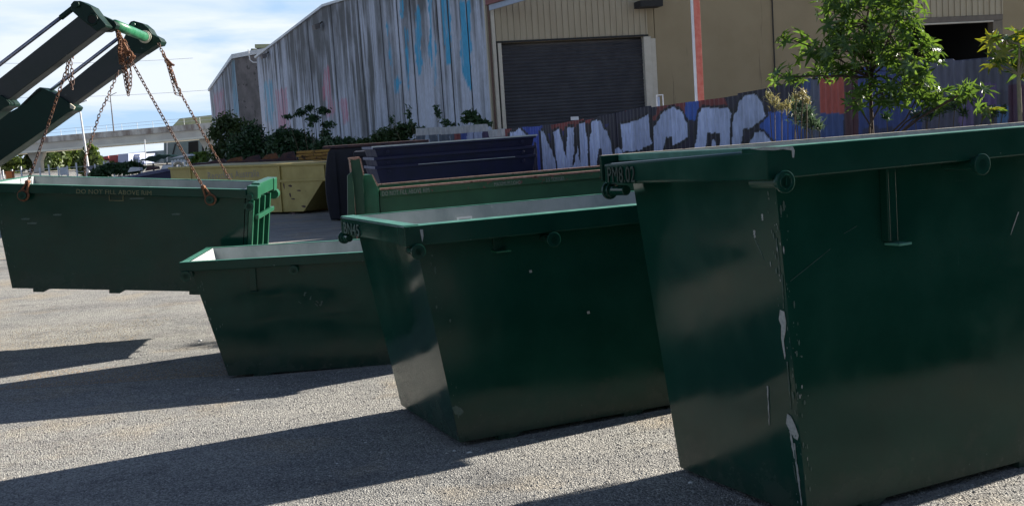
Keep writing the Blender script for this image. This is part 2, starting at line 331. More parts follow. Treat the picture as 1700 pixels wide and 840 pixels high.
# loose stones: nobody could count them
rng = np.random.default_rng(3)
def stones(name, n, region, smin, smax, m, label):
    xs = rng.uniform(region[0], region[1], n); ys = region[2]+(region[3]-region[2])*rng.random(n)**1.5
    sc = smin+(smax-smin)*rng.random(n)**2.5
    base = np.array([(1, 0, 0), (0, 1, 0), (-1, 0, 0), (0, -1, 0), (0, 0, .8), (0, 0, -.3)], float)
    fc = np.array([(0, 1, 4), (1, 2, 4), (2, 3, 4), (3, 0, 4), (1, 0, 5), (2, 1, 5), (3, 2, 5), (0, 3, 5)])
    V = base[None]*(1+.5*(rng.random((n, 6, 1))-.5))*(sc[:, None, None])
    th = rng.random(n)*6.28; c, s_ = np.cos(th), np.sin(th)
    X = V[:, :, 0]*c[:, None]-V[:, :, 1]*s_[:, None]+xs[:, None]; Y = V[:, :, 0]*s_[:, None]+V[:, :, 1]*c[:, None]+ys[:, None]
    Z = V[:, :, 2]*(.6+.4*rng.random(n))[:, None]+sc[:, None]*.12
    P = np.stack([X, Y, Z], -1).reshape(-1, 3); Fi = (fc[None]+np.arange(n)[:, None, None]*6).reshape(-1, 3)
    me = bpy.data.meshes.new(name); me.from_pydata(P.tolist(), [], Fi.tolist()); me.update()
    return tag(obj(name, me, m), label, 'gravel', kind='stuff')
stones('gravel', 42000, (-4.6, 3.2, 3.6, 11.5), .003, .008, M_stone, 'pale loose gravel chips scattered over the yard ground')
stones('gravel', 26000, (-4.6, 3.2, 3.6, 11.5), .0035, .009, M_stoned, 'grey loose gravel chips scattered over the yard ground')
stones('tan_grit', 5200, (-4.0, -2.25, 8.35, 9.0), .002, .006, mat('orange_tan_grit', (.46, .30, .17), (.56, .42, .27), rough=.9, scale=30), 'orange-tan grit patch on the gravel left of the small bin')
stones('tan_grit', 4200, (-5.2, -3.6, 10.2, 11.6), .002, .006, mat('pale_tan_grit', (.50, .42, .30), (.58, .50, .38), rough=.9, scale=30), 'pale tan grit under the hanging bin')
for k, (px, py, s_) in enumerate([(754, 749, .014), (780, 752, .017), (1147, 802, .016), (395, 647, .013), (332, 566, .022), (607, 735, .01), (196, 767, .011), (560, 770, .01)]):
    g = gnd(px, py); b = MB()
    P = []
    for a in range(6): P.append((s_*math.cos(a*1.05)*random.uniform(.7, 1.2), s_*.7*math.sin(a*1.05)*random.uniform(.7, 1.2), .002))
    T = [(p[0]*.5, p[1]*.5, s_*.55) for p in P]
    b.add(P+T, [(0, 1, 7, 6), (1, 2, 8, 7), (2, 3, 9, 8), (3, 4, 10, 9), (4, 5, 11, 10), (5, 0, 6, 11), (6, 7, 8, 9, 10, 11), (5, 4, 3, 2, 1, 0)])
    tag(b.build('white_stone', M_whitestone, loc=(g.x, g.y, .001)), ['white pebble by the lower front corner of the middle bin, the left of a pair', 'white pebble by the lower front corner of the middle bin, the right of a pair',
        'white pebble in the shade by the foot of the biggest bin', 'white pebble in the shade before the small low bin', 'flat white stone on sunlit gravel left of the small low bin',
        'tiny white pebble in the shade left of the middle bin', 'tiny white pebble in the broad shadow band at lower left', 'tiny white pebble in the shadow left of the middle bin foot'][k], 'stone', 'white stones on the gravel')

# ================================================================== SKIP BINS
def bin_shell(L, W, h, t, t2, wt=0, th=.012, dent=.014, seed=1, nx=26, nz=12, ny=10, fe=0., xt=0.):
    """open tapered steel body: outer skin, inner skin, top edge; walls wobble a little as beaten plate does"""
    b = MB()
    def P(u, v, k, inner):             # u along length, v across width, k height 0..1
        e = th if inner else 0
        x0 = t*(1-k)+e-xt*k; x1 = L-t2*(1-k)-e; y0 = wt*(1-k)+e; y1 = W-wt*(1-k)-e+fe*k
        return (x0+(x1-x0)*u, y0+(y1-y0)*v, (e if inner else 0)+(h-(e if inner else 0))*k)
    def grid(fn, na, nb, nrm, flip, mi):
        V = []; Fc = []
        for j in range(nb+1):
            for i in range(na+1):
                a, c = i/na, j/nb; p = Vector(fn(a, c))
                wgt = math.sin(math.pi*a)**.6*math.sin(math.pi*c)**.6 if 0 < a < 1 and 0 < c < 1 else 0
                d = (float(fbm(np.array(a*na*.13+seed), np.array(c*nb*.22+seed*3), seed)) - .5)*2*dent*wgt
                V.append(p+Vector(nrm)*d)
        for j in range(nb):
            for i in range(na):
                q = (j*(na+1)+i, j*(na+1)+i+1, (j+1)*(na+1)+i+1, (j+1)*(na+1)+i); Fc.append(q[::-1] if flip else q)
        b.add(V, Fc, mi)
    for inner in (0, 1):
        grid(lambda a, c: P(a, 0, c, inner), nx, nz, (0, 1, 0), inner, inner)
        grid(lambda a, c: P(a, 1, c, inner), nx, nz, (0, 1, 0), not inner, inner)
        grid(lambda a, c: P(0, a, c, inner), ny, nz, (1, 0, 0), not inner, inner)
        grid(lambda a, c: P(1, a, c, inner), ny, nz, (1, 0, 0), inner, inner)
        grid(lambda a, c: P(a, c, 0, inner), 4, 4, (0, 0, 1), not inner, inner)
    for (a0, a1, b0, b1) in (((0, 0), (1, 0), 0, 0), ((1, 0), (1, 1), 0, 0), ((1, 1), (0, 1), 0, 0), ((0, 1), (0, 0), 0, 0)):
        b.add([P(*a0, 1, 0), P(*a1, 1, 0), P(*a1, 1, 1), P(*a0, 1, 1)], [(0, 1, 2, 3)], 0)
    return b
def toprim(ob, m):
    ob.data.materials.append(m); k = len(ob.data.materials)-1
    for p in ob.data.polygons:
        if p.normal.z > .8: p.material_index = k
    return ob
class Bin:
    def __init__(s, root, L, W, h, t, t2, o, d):
        s.root, s.L, s.W, s.h, s.t, s.t2, s.o, s.d = root, L, W, h, t, t2, o, d
        s.M = Matrix.Translation(root.location) @ root.rotation_euler.to_matrix().to_4x4(); s.I = s.M.inverted()
    def on(s, px, py, axis=1, val=0.):          # photo pixel -> local point on the plane local[axis] = val
        o = s.I @ Vector((0, 0, EYE)); d = (s.I.to_3x3() @ Vector(ray(px, py))); k = (val-o[axis])/d[axis]; return o+d*k
    def onend(s, px, py):                       # pixel -> point on the sloping left end wall
        o = s.I @ Vector((0, 0, EYE)); d = s.I.to_3x3() @ Vector(ray(px, py)); n = Vector((s.h, 0, s.t)); c = s.t*s.h
        return o+d*((c-o.dot(n))/d.dot(n))
def lug(parent, c, ylen, sgn, r=.043, ring=True, name='lifting_lug', m=None):
    """pin standing out of the long side with a round end plate"""
    m = m or M_green; b = MB(); x, y, z = c
    b.tube((x, y+sgn*ylen, z), (x, y, z), r*.55, n=16)
    b.tube((x, y+sgn*.014, z), (x, y, z), r*1.0, n=28)
    b.tube((x, y+sgn*.035, z), (x, y+sgn*.014, z), r*.78, n=20)
    o = b.build(name, m, parent, bevel=.003)
    if ring:
        q = MB(); q.torus((x, y-sgn*.001, z), (0, 1, 0), r*.62, .003, 20, 6); q.box(x-.003, x+.003, y-.003 if sgn > 0 else y, y if sgn > 0 else y+.003, z-r*.35, z+r*.35)
        q.build('end_ring', m, o)
    return o
def make_bin(label, loc, rot, L, W, h, t, t2, o, d, group, name='skip_bin', wt=0, mats=None, lugs=(), end=True, o2=None, seed=1, skids=True, farrim=None, fe=0., xt=0.):
    body_m, rim_m, in_m = mats or (M_green, M_rim, M_inner)
    r = thing(name, label, 'skip bin', loc, rot, group); B = Bin(r, L, W, h, t, t2, o, d); o2 = o if o2 is None else o2
    bin_shell(L, W, h, t, t2, wt, seed=seed, fe=fe, xt=xt).build('body', [body_m, in_m], r, smooth=True)
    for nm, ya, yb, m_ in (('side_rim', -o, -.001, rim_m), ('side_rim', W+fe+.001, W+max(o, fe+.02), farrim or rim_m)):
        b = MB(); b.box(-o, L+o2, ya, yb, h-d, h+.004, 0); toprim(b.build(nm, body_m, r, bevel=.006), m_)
    if end:
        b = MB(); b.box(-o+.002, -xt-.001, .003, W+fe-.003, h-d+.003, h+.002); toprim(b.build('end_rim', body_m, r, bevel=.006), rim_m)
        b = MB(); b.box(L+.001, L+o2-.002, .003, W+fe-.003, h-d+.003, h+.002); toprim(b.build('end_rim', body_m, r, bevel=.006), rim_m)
    if skids:
        for fx in (.12, .45, .8):
            x = t+(L-t-t2)*fx; b = MB(); b.prism([(x-.06, wt, -.001), (x+.08, wt, -.001), (x+.03, wt, -.03), (x-.06, wt, -.03)][::-1], (0, W-2*wt, 0)); b.build('skid', body_m, r)
    return B

G = 'green skip bins standing in the yard'
# --- the biggest bin, right foreground
B4 = make_bin('largest dark green skip bin filling the right foreground, PM8.02 on its end lip', (1.0714, 4.4073, .032), (-.0146, -.0007, .4476), 3.1, .9272, 1.5426, .0937, .09, .154, .1215, G, end=False, seed=3, fe=.15, farrim=mat('bare_pale_rim', (.34, .30, .27), (.50, .47, .43), rough=.6, scale=8, spots=[((.14, .08, .06), .62, 14.)]))
r = B4.root
b = MB()                                   # end lip: a bent plate a little below the flange, dropping towards the far corner
o, h, d, W = .154, B4.h, .1215, B4.W
b.hexa([(-o, -o+.003, h-d), (-.002, -o+.003, h-d), (-.002, W+o-.04, h-d-.012), (-o-.01, W+o-.04, h-d-.012)], [(-o, -o+.003, h-.004), (-.002, -o+.003, h-.004), (-.002, W+o-.04, h-.036), (-o-.01, W+o-.04, h-.036)])
E4 = b.build('end_rim', M_green, r, bevel=.012)
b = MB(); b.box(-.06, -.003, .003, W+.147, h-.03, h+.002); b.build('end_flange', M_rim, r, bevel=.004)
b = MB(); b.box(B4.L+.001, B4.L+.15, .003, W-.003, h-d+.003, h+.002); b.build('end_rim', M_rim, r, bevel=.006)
p = B4.on(1305, 302, 1, -.20); lug(r, p, .2, 1, .044)
p = B4.on(1632, 273, 1, -.20); lug(r, p, .2, 1, .046, ring=False)
p = B4.on(1011, 316, 1, W+.17); lug(r, p, .16, -1, .044)
p = B4.on(1632, 273, 1, W+.17); lug(r, p, .16, -1, .044, ring=False)
a = B4.on(1470, 268, 1, -.03); c = B4.on(1462, 404, 1, -.03); e = B4.on(1497, 408, 1, -.03)
b = MB(); b.box(a.x, a.x+.055, -.03, -.001, c.z, h-d); b.box(a.x-.012, a.x, -.045, -.001, c.z+.005, h-d); bk = b.build('bracket', M_green, r, bevel=.003)
b = MB(); b.hexa([(a.x+.004, -.085, c.z-.014), (a.x+.075, -.085, c.z-.014), (a.x+.06, -.001, c.z-.014), (a.x+.004, -.001, c.z-.014)], [(a.x+.004, -.085, c.z-.004), (a.x+.075, -.085, c.z-.004), (a.x+.06, -.001, c.z-.004), (a.x+.004, -.001, c.z-.004)]); b.build('foot_plate', M_rim, bk, bevel=.001)
def welds(B, root, body, size, px, py, xoff, parent, m=M_weld, rx=0., xs=1.):
    p = B.on(px, py, 0, xoff); return text('weld_lettering', body, size, m, parent, p, (R(90), 0, R(-90)), xs=xs, depth=.0025)
def endletters(B, body, size, px, py, parent, m, px2, dx=-.012):
    p = B.on(px, py, 0, -B.o+dx); p2 = B.on(px2, py, 0, -B.o+dx); xs = abs(p2.y-p.y)/(size*len(body)*.62); return text('weld_lettering', body, size, m, parent, p, (R(90), 0, R(-90)), xs=xs, depth=.002)
endletters(B4, 'PM8.02', .105, 1009, 303, E4, M_weld, 1064, dx=-.014)
# pale drips and scrapes along the near corner (they stay where they are whatever the light does)
def decal(name, B, poly, m, parent, on='end', off=.0025):
    pts = []
    for (x, y) in poly:
        p = B.onend(x, y) if on == 'end' else B.on(x, y, 1, 0); pts.append(p)
    n = Vector((-B.h, 0, -B.t)).normalized() if on == 'end' else Vector((0, -1, 0))
    b = MB(); b.prism([q+n*off for q in pts], n*.0012); return b.build(name, m, parent)
def jag(x0, y0, x1, y1, w0, w1, n=9, j=1.2):
    Lf = []; Rt = []
    for i in range(n+1):
        f = i/n; x = x0+(x1-x0)*f; y = y0+(y1-y0)*f; ww = w0+(w1-w0)*f
        Lf.append((x-ww/2+random.uniform(-j, j)*.5, y)); Rt.append((x+ww/2+random.uniform(-j, j)*.5, y))
    return Lf+Rt[::-1]
dr = [[(1296, 514), (1303, 517), (1306, 535), (1305, 550), (1302, 565), (1305, 590), (1304, 596), (1301, 580), (1298, 560), (1298, 540), (1294, 530)],
      [(1308, 686), (1314, 690), (1321, 705), (1327, 722), (1325, 730), (1319, 726), (1311, 712), (1306, 702)]]
for q in dr: decal('paint_scrape', B4, q, M_drip, r)
for (x0, y0, x1, y1, w0, w1) in [(1313, 715, 1320, 760, 3, 2), (1319, 735, 1327, 800, 2.5, 1.5), (1324, 770, 1332, 838, 2.5, 1.5), (1318, 770, 1323, 800, 1.2, .8), (1290, 395, 1296, 455, 1.3, .8), (1266, 355, 1267, 366, 2.5, 2),
                                 (1253, 382, 1254, 395, 3, 2), (1254, 396, 1270, 432, 1, .8), (1308, 600, 1314, 680, 1., .8), (1299, 455, 1302, 512, 1.2, .6), (1275, 640, 1278, 705, 1.6, .8)]:
    decal('paint_scrape', B4, jag(x0, y0, x1, y1, w0, w1), M_drip if w0 > 1.5 else M_scuff, r)
for (x0, y0, x1, y1, w0, w1) in [(1450, 252, 1452, 268, 2, 1), (1422, 375, 1400, 388, 1, 1), (1378, 413, 1311, 467, .9, .8), (1690, 352, 1677, 390, 1.6, .8), (1585, 300, 1602, 301, 1, .8)]:
    decal('scratch', B4, jag(x0, y0, x1, y1, w0, w1, 6, .5), M_drip if w0 > 1.5 else M_scuff, r, on='side')
b = MB(); q = B4.on(1312, 248, 1, -o-.002); q2 = B4.on(1318, 250, 1, -o-.002)
b.prism([B4.on(*z, 1, -o-.0015) for z in [(1245, 247.5), (1268, 244), (1316, 243.5), (1319, 250), (1318, 262), (1315.5, 262), (1314, 250), (1300, 248), (1285, 250), (1262, 249.5)]], (0, -.0012, 0)); b.build('chipped_paint', M_drip, r)

# --- unseen bin added right of the camera to darken reflections in the largest one
make_bin('unseen green skip bin added beyond the right edge to darken the largest one', (3.3, 2.2, .03), (0, 0, .46), 2.9, 1.1, 1.35, .15, .12, .12, .11, G, seed=31)
# --- middle bin
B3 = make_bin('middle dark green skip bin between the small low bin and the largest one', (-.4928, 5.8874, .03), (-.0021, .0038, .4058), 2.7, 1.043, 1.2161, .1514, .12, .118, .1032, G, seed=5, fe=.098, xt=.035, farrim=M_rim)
r = B3.root
for c_ in r.children:
    if c_.name.startswith('end_rim') and min(v.co.x for v in c_.data.vertices) < 0: E3 = c_
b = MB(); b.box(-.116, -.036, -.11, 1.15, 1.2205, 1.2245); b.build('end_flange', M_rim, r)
p = B3.on(695, 418, 1, -.15); lug(r, p, .15, 1, .040, ring=False)
p = B3.on(920, 398, 1, -.15); lug(r, p, .15, 1, .042, ring=False)
p = B3.on(571, 394, 1, 1.043+.14); lug(r, p, .13, -1, .040, ring=False)
p = B3.on(920, 398, 1, 1.043+.14); lug(r, p, .13, -1, .040, ring=False)
p = B3.on(822, 416, 1, -.06); b = MB(); b.box(p.x, p.x+.085, -.085, -.001, p.z-.012, p.z-.003); fp = b.build('foot_plate', M_green_b, r, bevel=.002)
b = MB(); b.box(p.x+.01, p.x+.06, -.02, -.001, p.z-.0025, B3.h-.1032); b.build('bracket', M_green, r, bevel=.002)
endletters(B3, 'BN45', .10, 571, 387, E3, M_scuff, 598, dx=-.004)  # paler letters imitate the light their embossing reflects
for (x0, y0, x1, y1, w0, w1) in [(640, 505, 645, 560, 1.6, 1), (640, 495, 655, 540, 1.5, 1), (662, 520, 685, 560, 1.3, 1), (645, 440, 640, 465, 1, .7), (676, 440, 681, 470, 1, .7), (697, 560, 722, 620, 1.2, .6)]:
    decal('paint_scrape', B3, jag(x0, y0, x1, y1, w0, w1), M_scuff, r)
decal('paint_scrape', B3, [(637, 489), (649, 489), (649, 497), (641, 498)], M_rust, r); decal('paint_scrape', B3, [(636, 490), (640, 492), (645, 506), (641, 502)], M_drip, r)
for q in [[(750, 676), (757, 673), (765, 677), (770, 683), (764, 689), (755, 687)], [(878, 449), (882, 448), (883, 452), (879, 453)], [(974, 517), (978, 516), (979, 520), (975, 521)]]:
    decal('paint_scrape', B3, q, M_drip if len(q) == 4 else M_scuff, r, on='side')
# weld run over the near corner of the rim
b = MB(); b.prism([B3.on(*z, 1, -.1195) for z in [(697, 381), (702, 381), (703, 392), (701, 402), (699, 392)]], (0, -.0012, 0)); b.build('chipped_paint', M_drip, r)
# sticker frame on the far inner wall
pa = B3.on(757, 361, 1, 1.043+.085); pb = B3.on(783, 372, 1, 1.043+.085)
b = MB(); x0, x1, z1, z0 = pa.x, pb.x, pa.z, pb.z-.02; wd = .012
for bx in ((x0, x1, z1-wd, z1), (x0, x0+wd, z0, z1-wd-.0005), (x1-wd, x1, z0, z1-wd-.0005)): b.box(bx[0], bx[1], 1.043+.066, 1.043+.072, bx[2], bx[3])
b.build('sticker_frame', M_white, r)

# --- small low bin
B2 = make_bin('smallest and lowest green skip bin on the gravel, in front of the hanging one', (-2.417, 8.1671, .03), (-.0127, .0205, .1221), 2.5, 1.2403, .8747, .2322, .22, .06, .0681, G, seed=8)
r = B2.root
p = B2.on(308, 459, 1, -.09); lug(r, p, .09, 1, .040, ring=False)
p = B2.on(487, 449, 1, -.09); lug(r, p, .09, 1, .036, ring=False)
for (x, y) in ((330, 420), (500, 410)):
    p = B2.on(x, y, 1, 1.33); lug(r, (p.x, 1.33, B2.h-.1), .09, -1, .038, ring=False)
p = B2.on(413, 448, 1, -.02); p2 = B2.on(413, 485, 1, -.02)
b = MB(); b.box(p.x, p.x+.05, -.025, -.001, p2.z, B2.h-.0685); b.box(p.x, p.x+.06, -.06, -.0255, p2.z, p2.z+.008); b.build('bracket', M_green, r, bevel=.003)
for k in range(7):
    x = 500+random.uniform(-5, 40); y = 492+random.uniform(-8, 14); decal('paint_scrape', B2, jag(x, y, x+random.uniform(-4, 6), y+random.uniform(2, 7), 3, 1.4, 4, 2), M_scuff, r, on='side')

# --- bin hanging on the chains
B1 = make_bin('dark green skip bin hanging in the air from rusty chains', (-4.577, 9.7, .64), (.026, .092, .054), 2.19, 1.012, .92, .159, .035, .06, .075, G, end=False, seed=11, o2=.02)
r = B1.root; L1, W1, h1 = B1.L, B1.W, B1.h
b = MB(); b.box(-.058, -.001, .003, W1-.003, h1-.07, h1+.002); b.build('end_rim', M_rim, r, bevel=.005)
# ribbed rear door facing right
D = bpy.data.objects.new('rear_door', meshof('rear_door', [], [])); bpy.data.meshes.remove(D.data)
b = MB(); b.hexa([(L1-.035+.004, .0, .0), (L1-.035+.03, .0, .0), (L1-.035+.03, W1, .0), (L1-.035+.004, W1, .0)], [(L1+.004, 0, h1-.09), (L1+.03, 0, h1-.09), (L1+.03, W1, h1-.09), (L1+.004, W1, h1-.09)])
D = b.build('rear_door', M_green, r)
for y in (.01, .30, .62, .94):
    b = MB(); b.hexa([(L1-.004, y, .0), (L1+.035, y, .0), (L1+.035, y+.05, .0), (L1-.004, y+.05, .0)], [(L1+.031, y, h1-.10), (L1+.075, y, h1-.10), (L1+.075, y+.05, h1-.10), (L1+.031, y+.05, h1-.10)]); b.build('door_rib', M_green_b, D, bevel=.004)
b = MB(); b.box(L1+.077, L1+.11, .05, W1-.05, h1-.27, h1-.23); b.build('door_bar', M_green_b, D, bevel=.005)
b = MB(); b.box(L1+.022, L1+.12, -.05, .12, h1-.08, h1+.035); b.box(L1+.03, L1+.11, .122, W1-.122, h1-.065, h1+.05); b.box(L1+.022, L1+.12, W1-.12, W1+.06, h1-.08, h1+.045); b.build('end_rim', M_green_b, r, bevel=.008)
b = MB(); b.tube((L1+.05, -.09, h1-.06), (L1+.05, 0, h1-.06), .03, n=16); b.build('hinge_pin', M_green, r)
b = MB(); b.tube((L1+.09, W1+.02, h1-.12), (L1+.09, W1+.14, h1-.12), .048, n=20); b.build('hinge_pin', M_green_b, r)
LUG1 = {}
for k, (x, y, yy) in enumerate([(36, 325, -.10), (348, 332, -.10), (413, 343, -.10)]):
    p = B1.on(x, y, 1, yy); lug(r, p, .10, 1, .036 if k < 2 else .042, ring=False); LUG1[k] = B1.M @ p
for k, (x, y) in enumerate([(140, 262), (383, 300)]):
    p = B1.on(x, y, 1, W1+.10); q = Vector((p.x, W1+.10, h1-.12)); lug(r, q, .10, -1, .036, ring=False); LUG1[3+k] = B1.M @ q
p = B1.on(126, 322, 1, -.0625); p2 = B1.on(261, 323, 1, -.0625)
text('warning_lettering', 'DO NOT FILL ABOVE RIM', .055, M_letter, r, (p.x, -.0625, h1-.066), (R(90), 0, 0), xs=(p2.x-p.x)/.70, depth=.0008)
pa = B1.on(181, 324, 1, -.006); pb = B1.on(205, 334, 1, -.006)
b = MB(); x0, x1, z0 = pa.x, pb.x, pb.z; zt = h1-.078
for bx in ((x0, x1, z0, z0+.006), (x0, x0+.006, z0+.0065, zt), (x1-.006, x1, z0+.0065, zt)): b.box(bx[0], bx[1], -.010, -.001, bx[2], bx[3])
b.build('plate_holder', M_letter, r)
for (x0, y0, x1, y1) in [(88, 352, 103, 358), (285, 352, 300, 357), (35, 350, 50, 365), (45, 362, 62, 372), (215, 330, 240, 331)]:
    decal('paint_scrape', B1, jag(x0, (y0+y1)/2, x1, (y0+y1)/2+1, 2, 2, 6, 1) if False else [(x0, y1-2), ((x0+x1)/2, y1-3), (x1, y1-2.5), (x1-2, y1), (x0+1, y1)], M_scuff, r, on='side')

def chips(B, n, where, m, smin=.003, smax=.012, seed=1):
    rnd = random.Random(seed); b = MB()
    for k in range(n):
        wch = rnd.choice(where); e = abs(rnd.gauss(0, .03))
        if wch == 'corner': z = rnd.uniform(.02, B.h-.15); x = B.t*(1-z/B.h)+e; p = Vector((x, -.0035, z)); n_ = Vector((0, -1, 0)); a_ = Vector((1, 0, 0)); c_ = Vector((0, 0, 1)); el = rnd.uniform(1, 5)
        elif wch == 'foot': x = rnd.uniform(B.t, B.L*.9); z = .01+abs(rnd.gauss(0, .04)); p = Vector((x, -.004, z)); n_ = Vector((0, -1, 0)); a_ = Vector((1, 0, 0)); c_ = Vector((0, 0, 1)); el = 1
        elif wch == 'lip': x = rnd.uniform(-B.o, B.L*.8); z = B.h-B.d*rnd.choice((.03, .97))+rnd.gauss(0, .006); z = min(max(z, B.h-B.d+.006), B.h-.004); p = Vector((x, -B.o-.001, z)); n_ = Vector((0, -1, 0)); a_ = Vector((1, 0, 0)); c_ = Vector((0, 0, 1)); el = .5
        else:            # end wall corner strip
            z = rnd.uniform(.02, B.h-.15); y = abs(rnd.gauss(0, .035)); n_ = Vector((-B.h, 0, -B.t)).normalized(); p = Vector((B.t*(1-z/B.h), y, z))+n_*.0035; a_ = Vector((0, 1, 0)); c_ = Vector((-B.t, 0, B.h)).normalized(); el = rnd.uniform(1, 6)
        s_ = rnd.uniform(smin, smax)*(.4+rnd.random()); q = [p+a_*s_*math.cos(t)*rnd.uniform(.5, 1)+c_*s_*el*math.sin(t)*rnd.uniform(.5, 1) for t in (0, 1.05, 2.1, 3.14, 4.2, 5.2)]
        b.add(q+[v+n_*.0007 for v in q], [(6, 7, 8, 9, 10, 11), (11, 10, 9, 8, 7, 6)][:1])
    o_ = b.build('paint_chips', m, B.root); o_['kind'] = 'stuff'
chips(B4, 90, ['corner', 'endc', 'endc', 'corner'], M_scuff, .001, .006, 1); chips(B4, 26, ['corner', 'endc'], M_drip, .001, .004, 2); chips(B4, 60, ['foot', 'lip'], M_scuff, .001, .005, 3)
chips(B3, 90, ['corner', 'endc', 'foot', 'lip'], M_scuff, .001, .006, 4); chips(B3, 30, ['lip', 'endc'], M_rust, .001, .005, 5); chips(B2, 70, ['corner', 'foot', 'lip'], M_scuff, .001, .007, 6); chips(B1, 80, ['corner', 'lip'], M_scuff, .001, .007, 7)
# grit gathered against the feet of the bins
V = []; Fc = []; rnd = random.Random(9)
for B, n in ((B4, 2600), (B3, 2600), (B2, 1600)):
    for k in range(n):
        if rnd.random() < .7: p = Vector((rnd.uniform(B.t-.02, B.L*.8), -abs(rnd.gauss(0, .025)), 0))
        else: p = Vector((B.t-abs(rnd.gauss(0, .03)), rnd.uniform(0, B.W), 0))
        p = B.M @ p; p.z = 0; s_ = rnd.uniform(.002, .0065); n0 = len(V)
        for v in ((1, 0, 0), (0, 1, 0), (-1, 0, 0), (0, -1, 0), (0, 0, 1.1)): V.append((p.x+v[0]*s_*rnd.uniform(.6, 1.3), p.y+v[1]*s_*rnd.uniform(.6, 1.3), v[2]*s_))
        Fc += [(n0, n0+1, n0+4), (n0+1, n0+2, n0+4), (n0+2, n0+3, n0+4), (n0+3, n0, n0+4)]
tag(obj('grit', meshof('grit', V, Fc), M_stoned), 'grey grit gathered along the feet of the bins', 'grit', kind='stuff')

# ================================================================== LIFTING ARMS of the loader truck
arms = thing('skip_loader', 'skip loader truck whose dark green arms, joined by a tube, carry the hanging bin', 'truck', at(-330, 480, 10.6))
O = Vector(arms.location)
def flat(name, px, Y, th, m, bevel=.006, parent=arms):
    b = MB(); b.prism([at(x, y, Y)-O for (x, y) in px], (0, th, 0)); return b.build(name, m, parent, bevel=bevel)
NY, FY = 9.50, 11.3
bo = flat('boom', [(-360, 415), (130, 27), (168, 49), (12, 167), (-330, 428)], NY, .16, M_boom)
flat('boom_sleeve', [(-370, 430), (0, 158), (8, 163), (16, 172), (15, 176), (5, 180), (-330, 445)], NY-.03, .22, M_armg)
hd = flat('arm_head', [(118, 18), (117, 8), (122, 2), (133, 2), (151, 11), (162, 26), (176, 42), (175, 45), (160, 52), (130, 29)], NY-.012, .184, M_armg)
b = MB(); b.prism([at(*z, NY+.16)-O for z in [(160, 22), (176, 29), (190, 36), (194, 42), (191, 48), (180, 53), (158, 53)]], (0, .09, 0)); b.build('lug_plate', M_armg, hd, bevel=.005)
c = at(153, 33, NY-.012)-O; b = MB(); b.torus(c, (0, 1, 0), .042, .010, 20, 8); b.tube(c+Vector((0, -.004, 0)), c+Vector((0, .03, 0)), .036, n=20, mi=1); b.build('bearing', [M_armg, M_black], hd)
c = at(128, 8, NY-.012)-O; b = MB(); b.tube(c+Vector((0, -.03, 0)), c+Vector((0, .03, 0)), .026, n=16); b.build('pin', M_armg, hd, bevel=.003)
b = MB(); b.tube(at(-130, 207, NY+.08)-O, at(102, 29, NY+.08)-O, .017, n=14); b.build('piston_rod', M_steel, arms, smooth=True)
b = MB(); b.tube(at(101, 30, NY+.08)-O, at(124, 12, NY+.08)-O, .024, n=14); b.build('rod_end', M_armg, arms)
# far arm
flat('boom', [(-130, 332), (100, 150), (209, 62), (256, 76), (119, 175), (-100, 345)], FY, .16, M_boom)
flat('boom_sleeve', [(-300, 365), (0, 195), (28, 180), (60, 149), (66, 145), (74, 148), (84, 153), (103, 163), (124, 178), (121, 184), (112, 188), (76, 214), (0, 267), (-270, 445)], FY-.04, .24, M_armg)
hd2 = flat('arm_head', [(214, 46), (213, 41), (217, 36), (222, 35), (236, 39), (247, 48), (252, 57), (264, 63), (268, 69), (265, 75), (256, 77), (236, 90), (207, 86), (205, 64)], FY-.012, .184, M_armg)
c = at(222, 42, FY-.012)-O; b = MB(); b.tube(c+Vector((0, -.025, 0)), c+Vector((0, .03, 0)), .024, n=16); b.build('pin', M_green_b, hd2, bevel=.003)
b = MB(); b.tube(at(60, 169, FY+.08)-O, at(199, 62, FY+.08)-O, .018, n=14); b.build('piston_rod', M_steel, arms, smooth=True)
flat('corner_cap', [(116, 172), (124, 178), (122, 182), (116, 180)], FY-.06, .03, M_frame, .002)
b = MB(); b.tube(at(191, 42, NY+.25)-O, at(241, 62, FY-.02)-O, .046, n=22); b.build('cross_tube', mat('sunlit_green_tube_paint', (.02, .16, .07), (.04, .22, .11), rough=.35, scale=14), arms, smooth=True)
b = MB(); v = (at(241, 62, FY-.02)-at(191, 42, NY+.25)).normalized(); c = at(240, 61.6, FY-.05)-O; b.tube(c, c+v*.02, .064, n=22); b.tube(c-v*.05, c-v*.035, .055, n=22); b.build('tube_flange', M_frame, arms, bevel=.003)
b = MB(); b.path([at(40, 173, FY-.05)-O, at(52, 160, FY-.05)-O, at(67, 149, FY-.05)-O], .006); b.build('hose', M_black, arms)

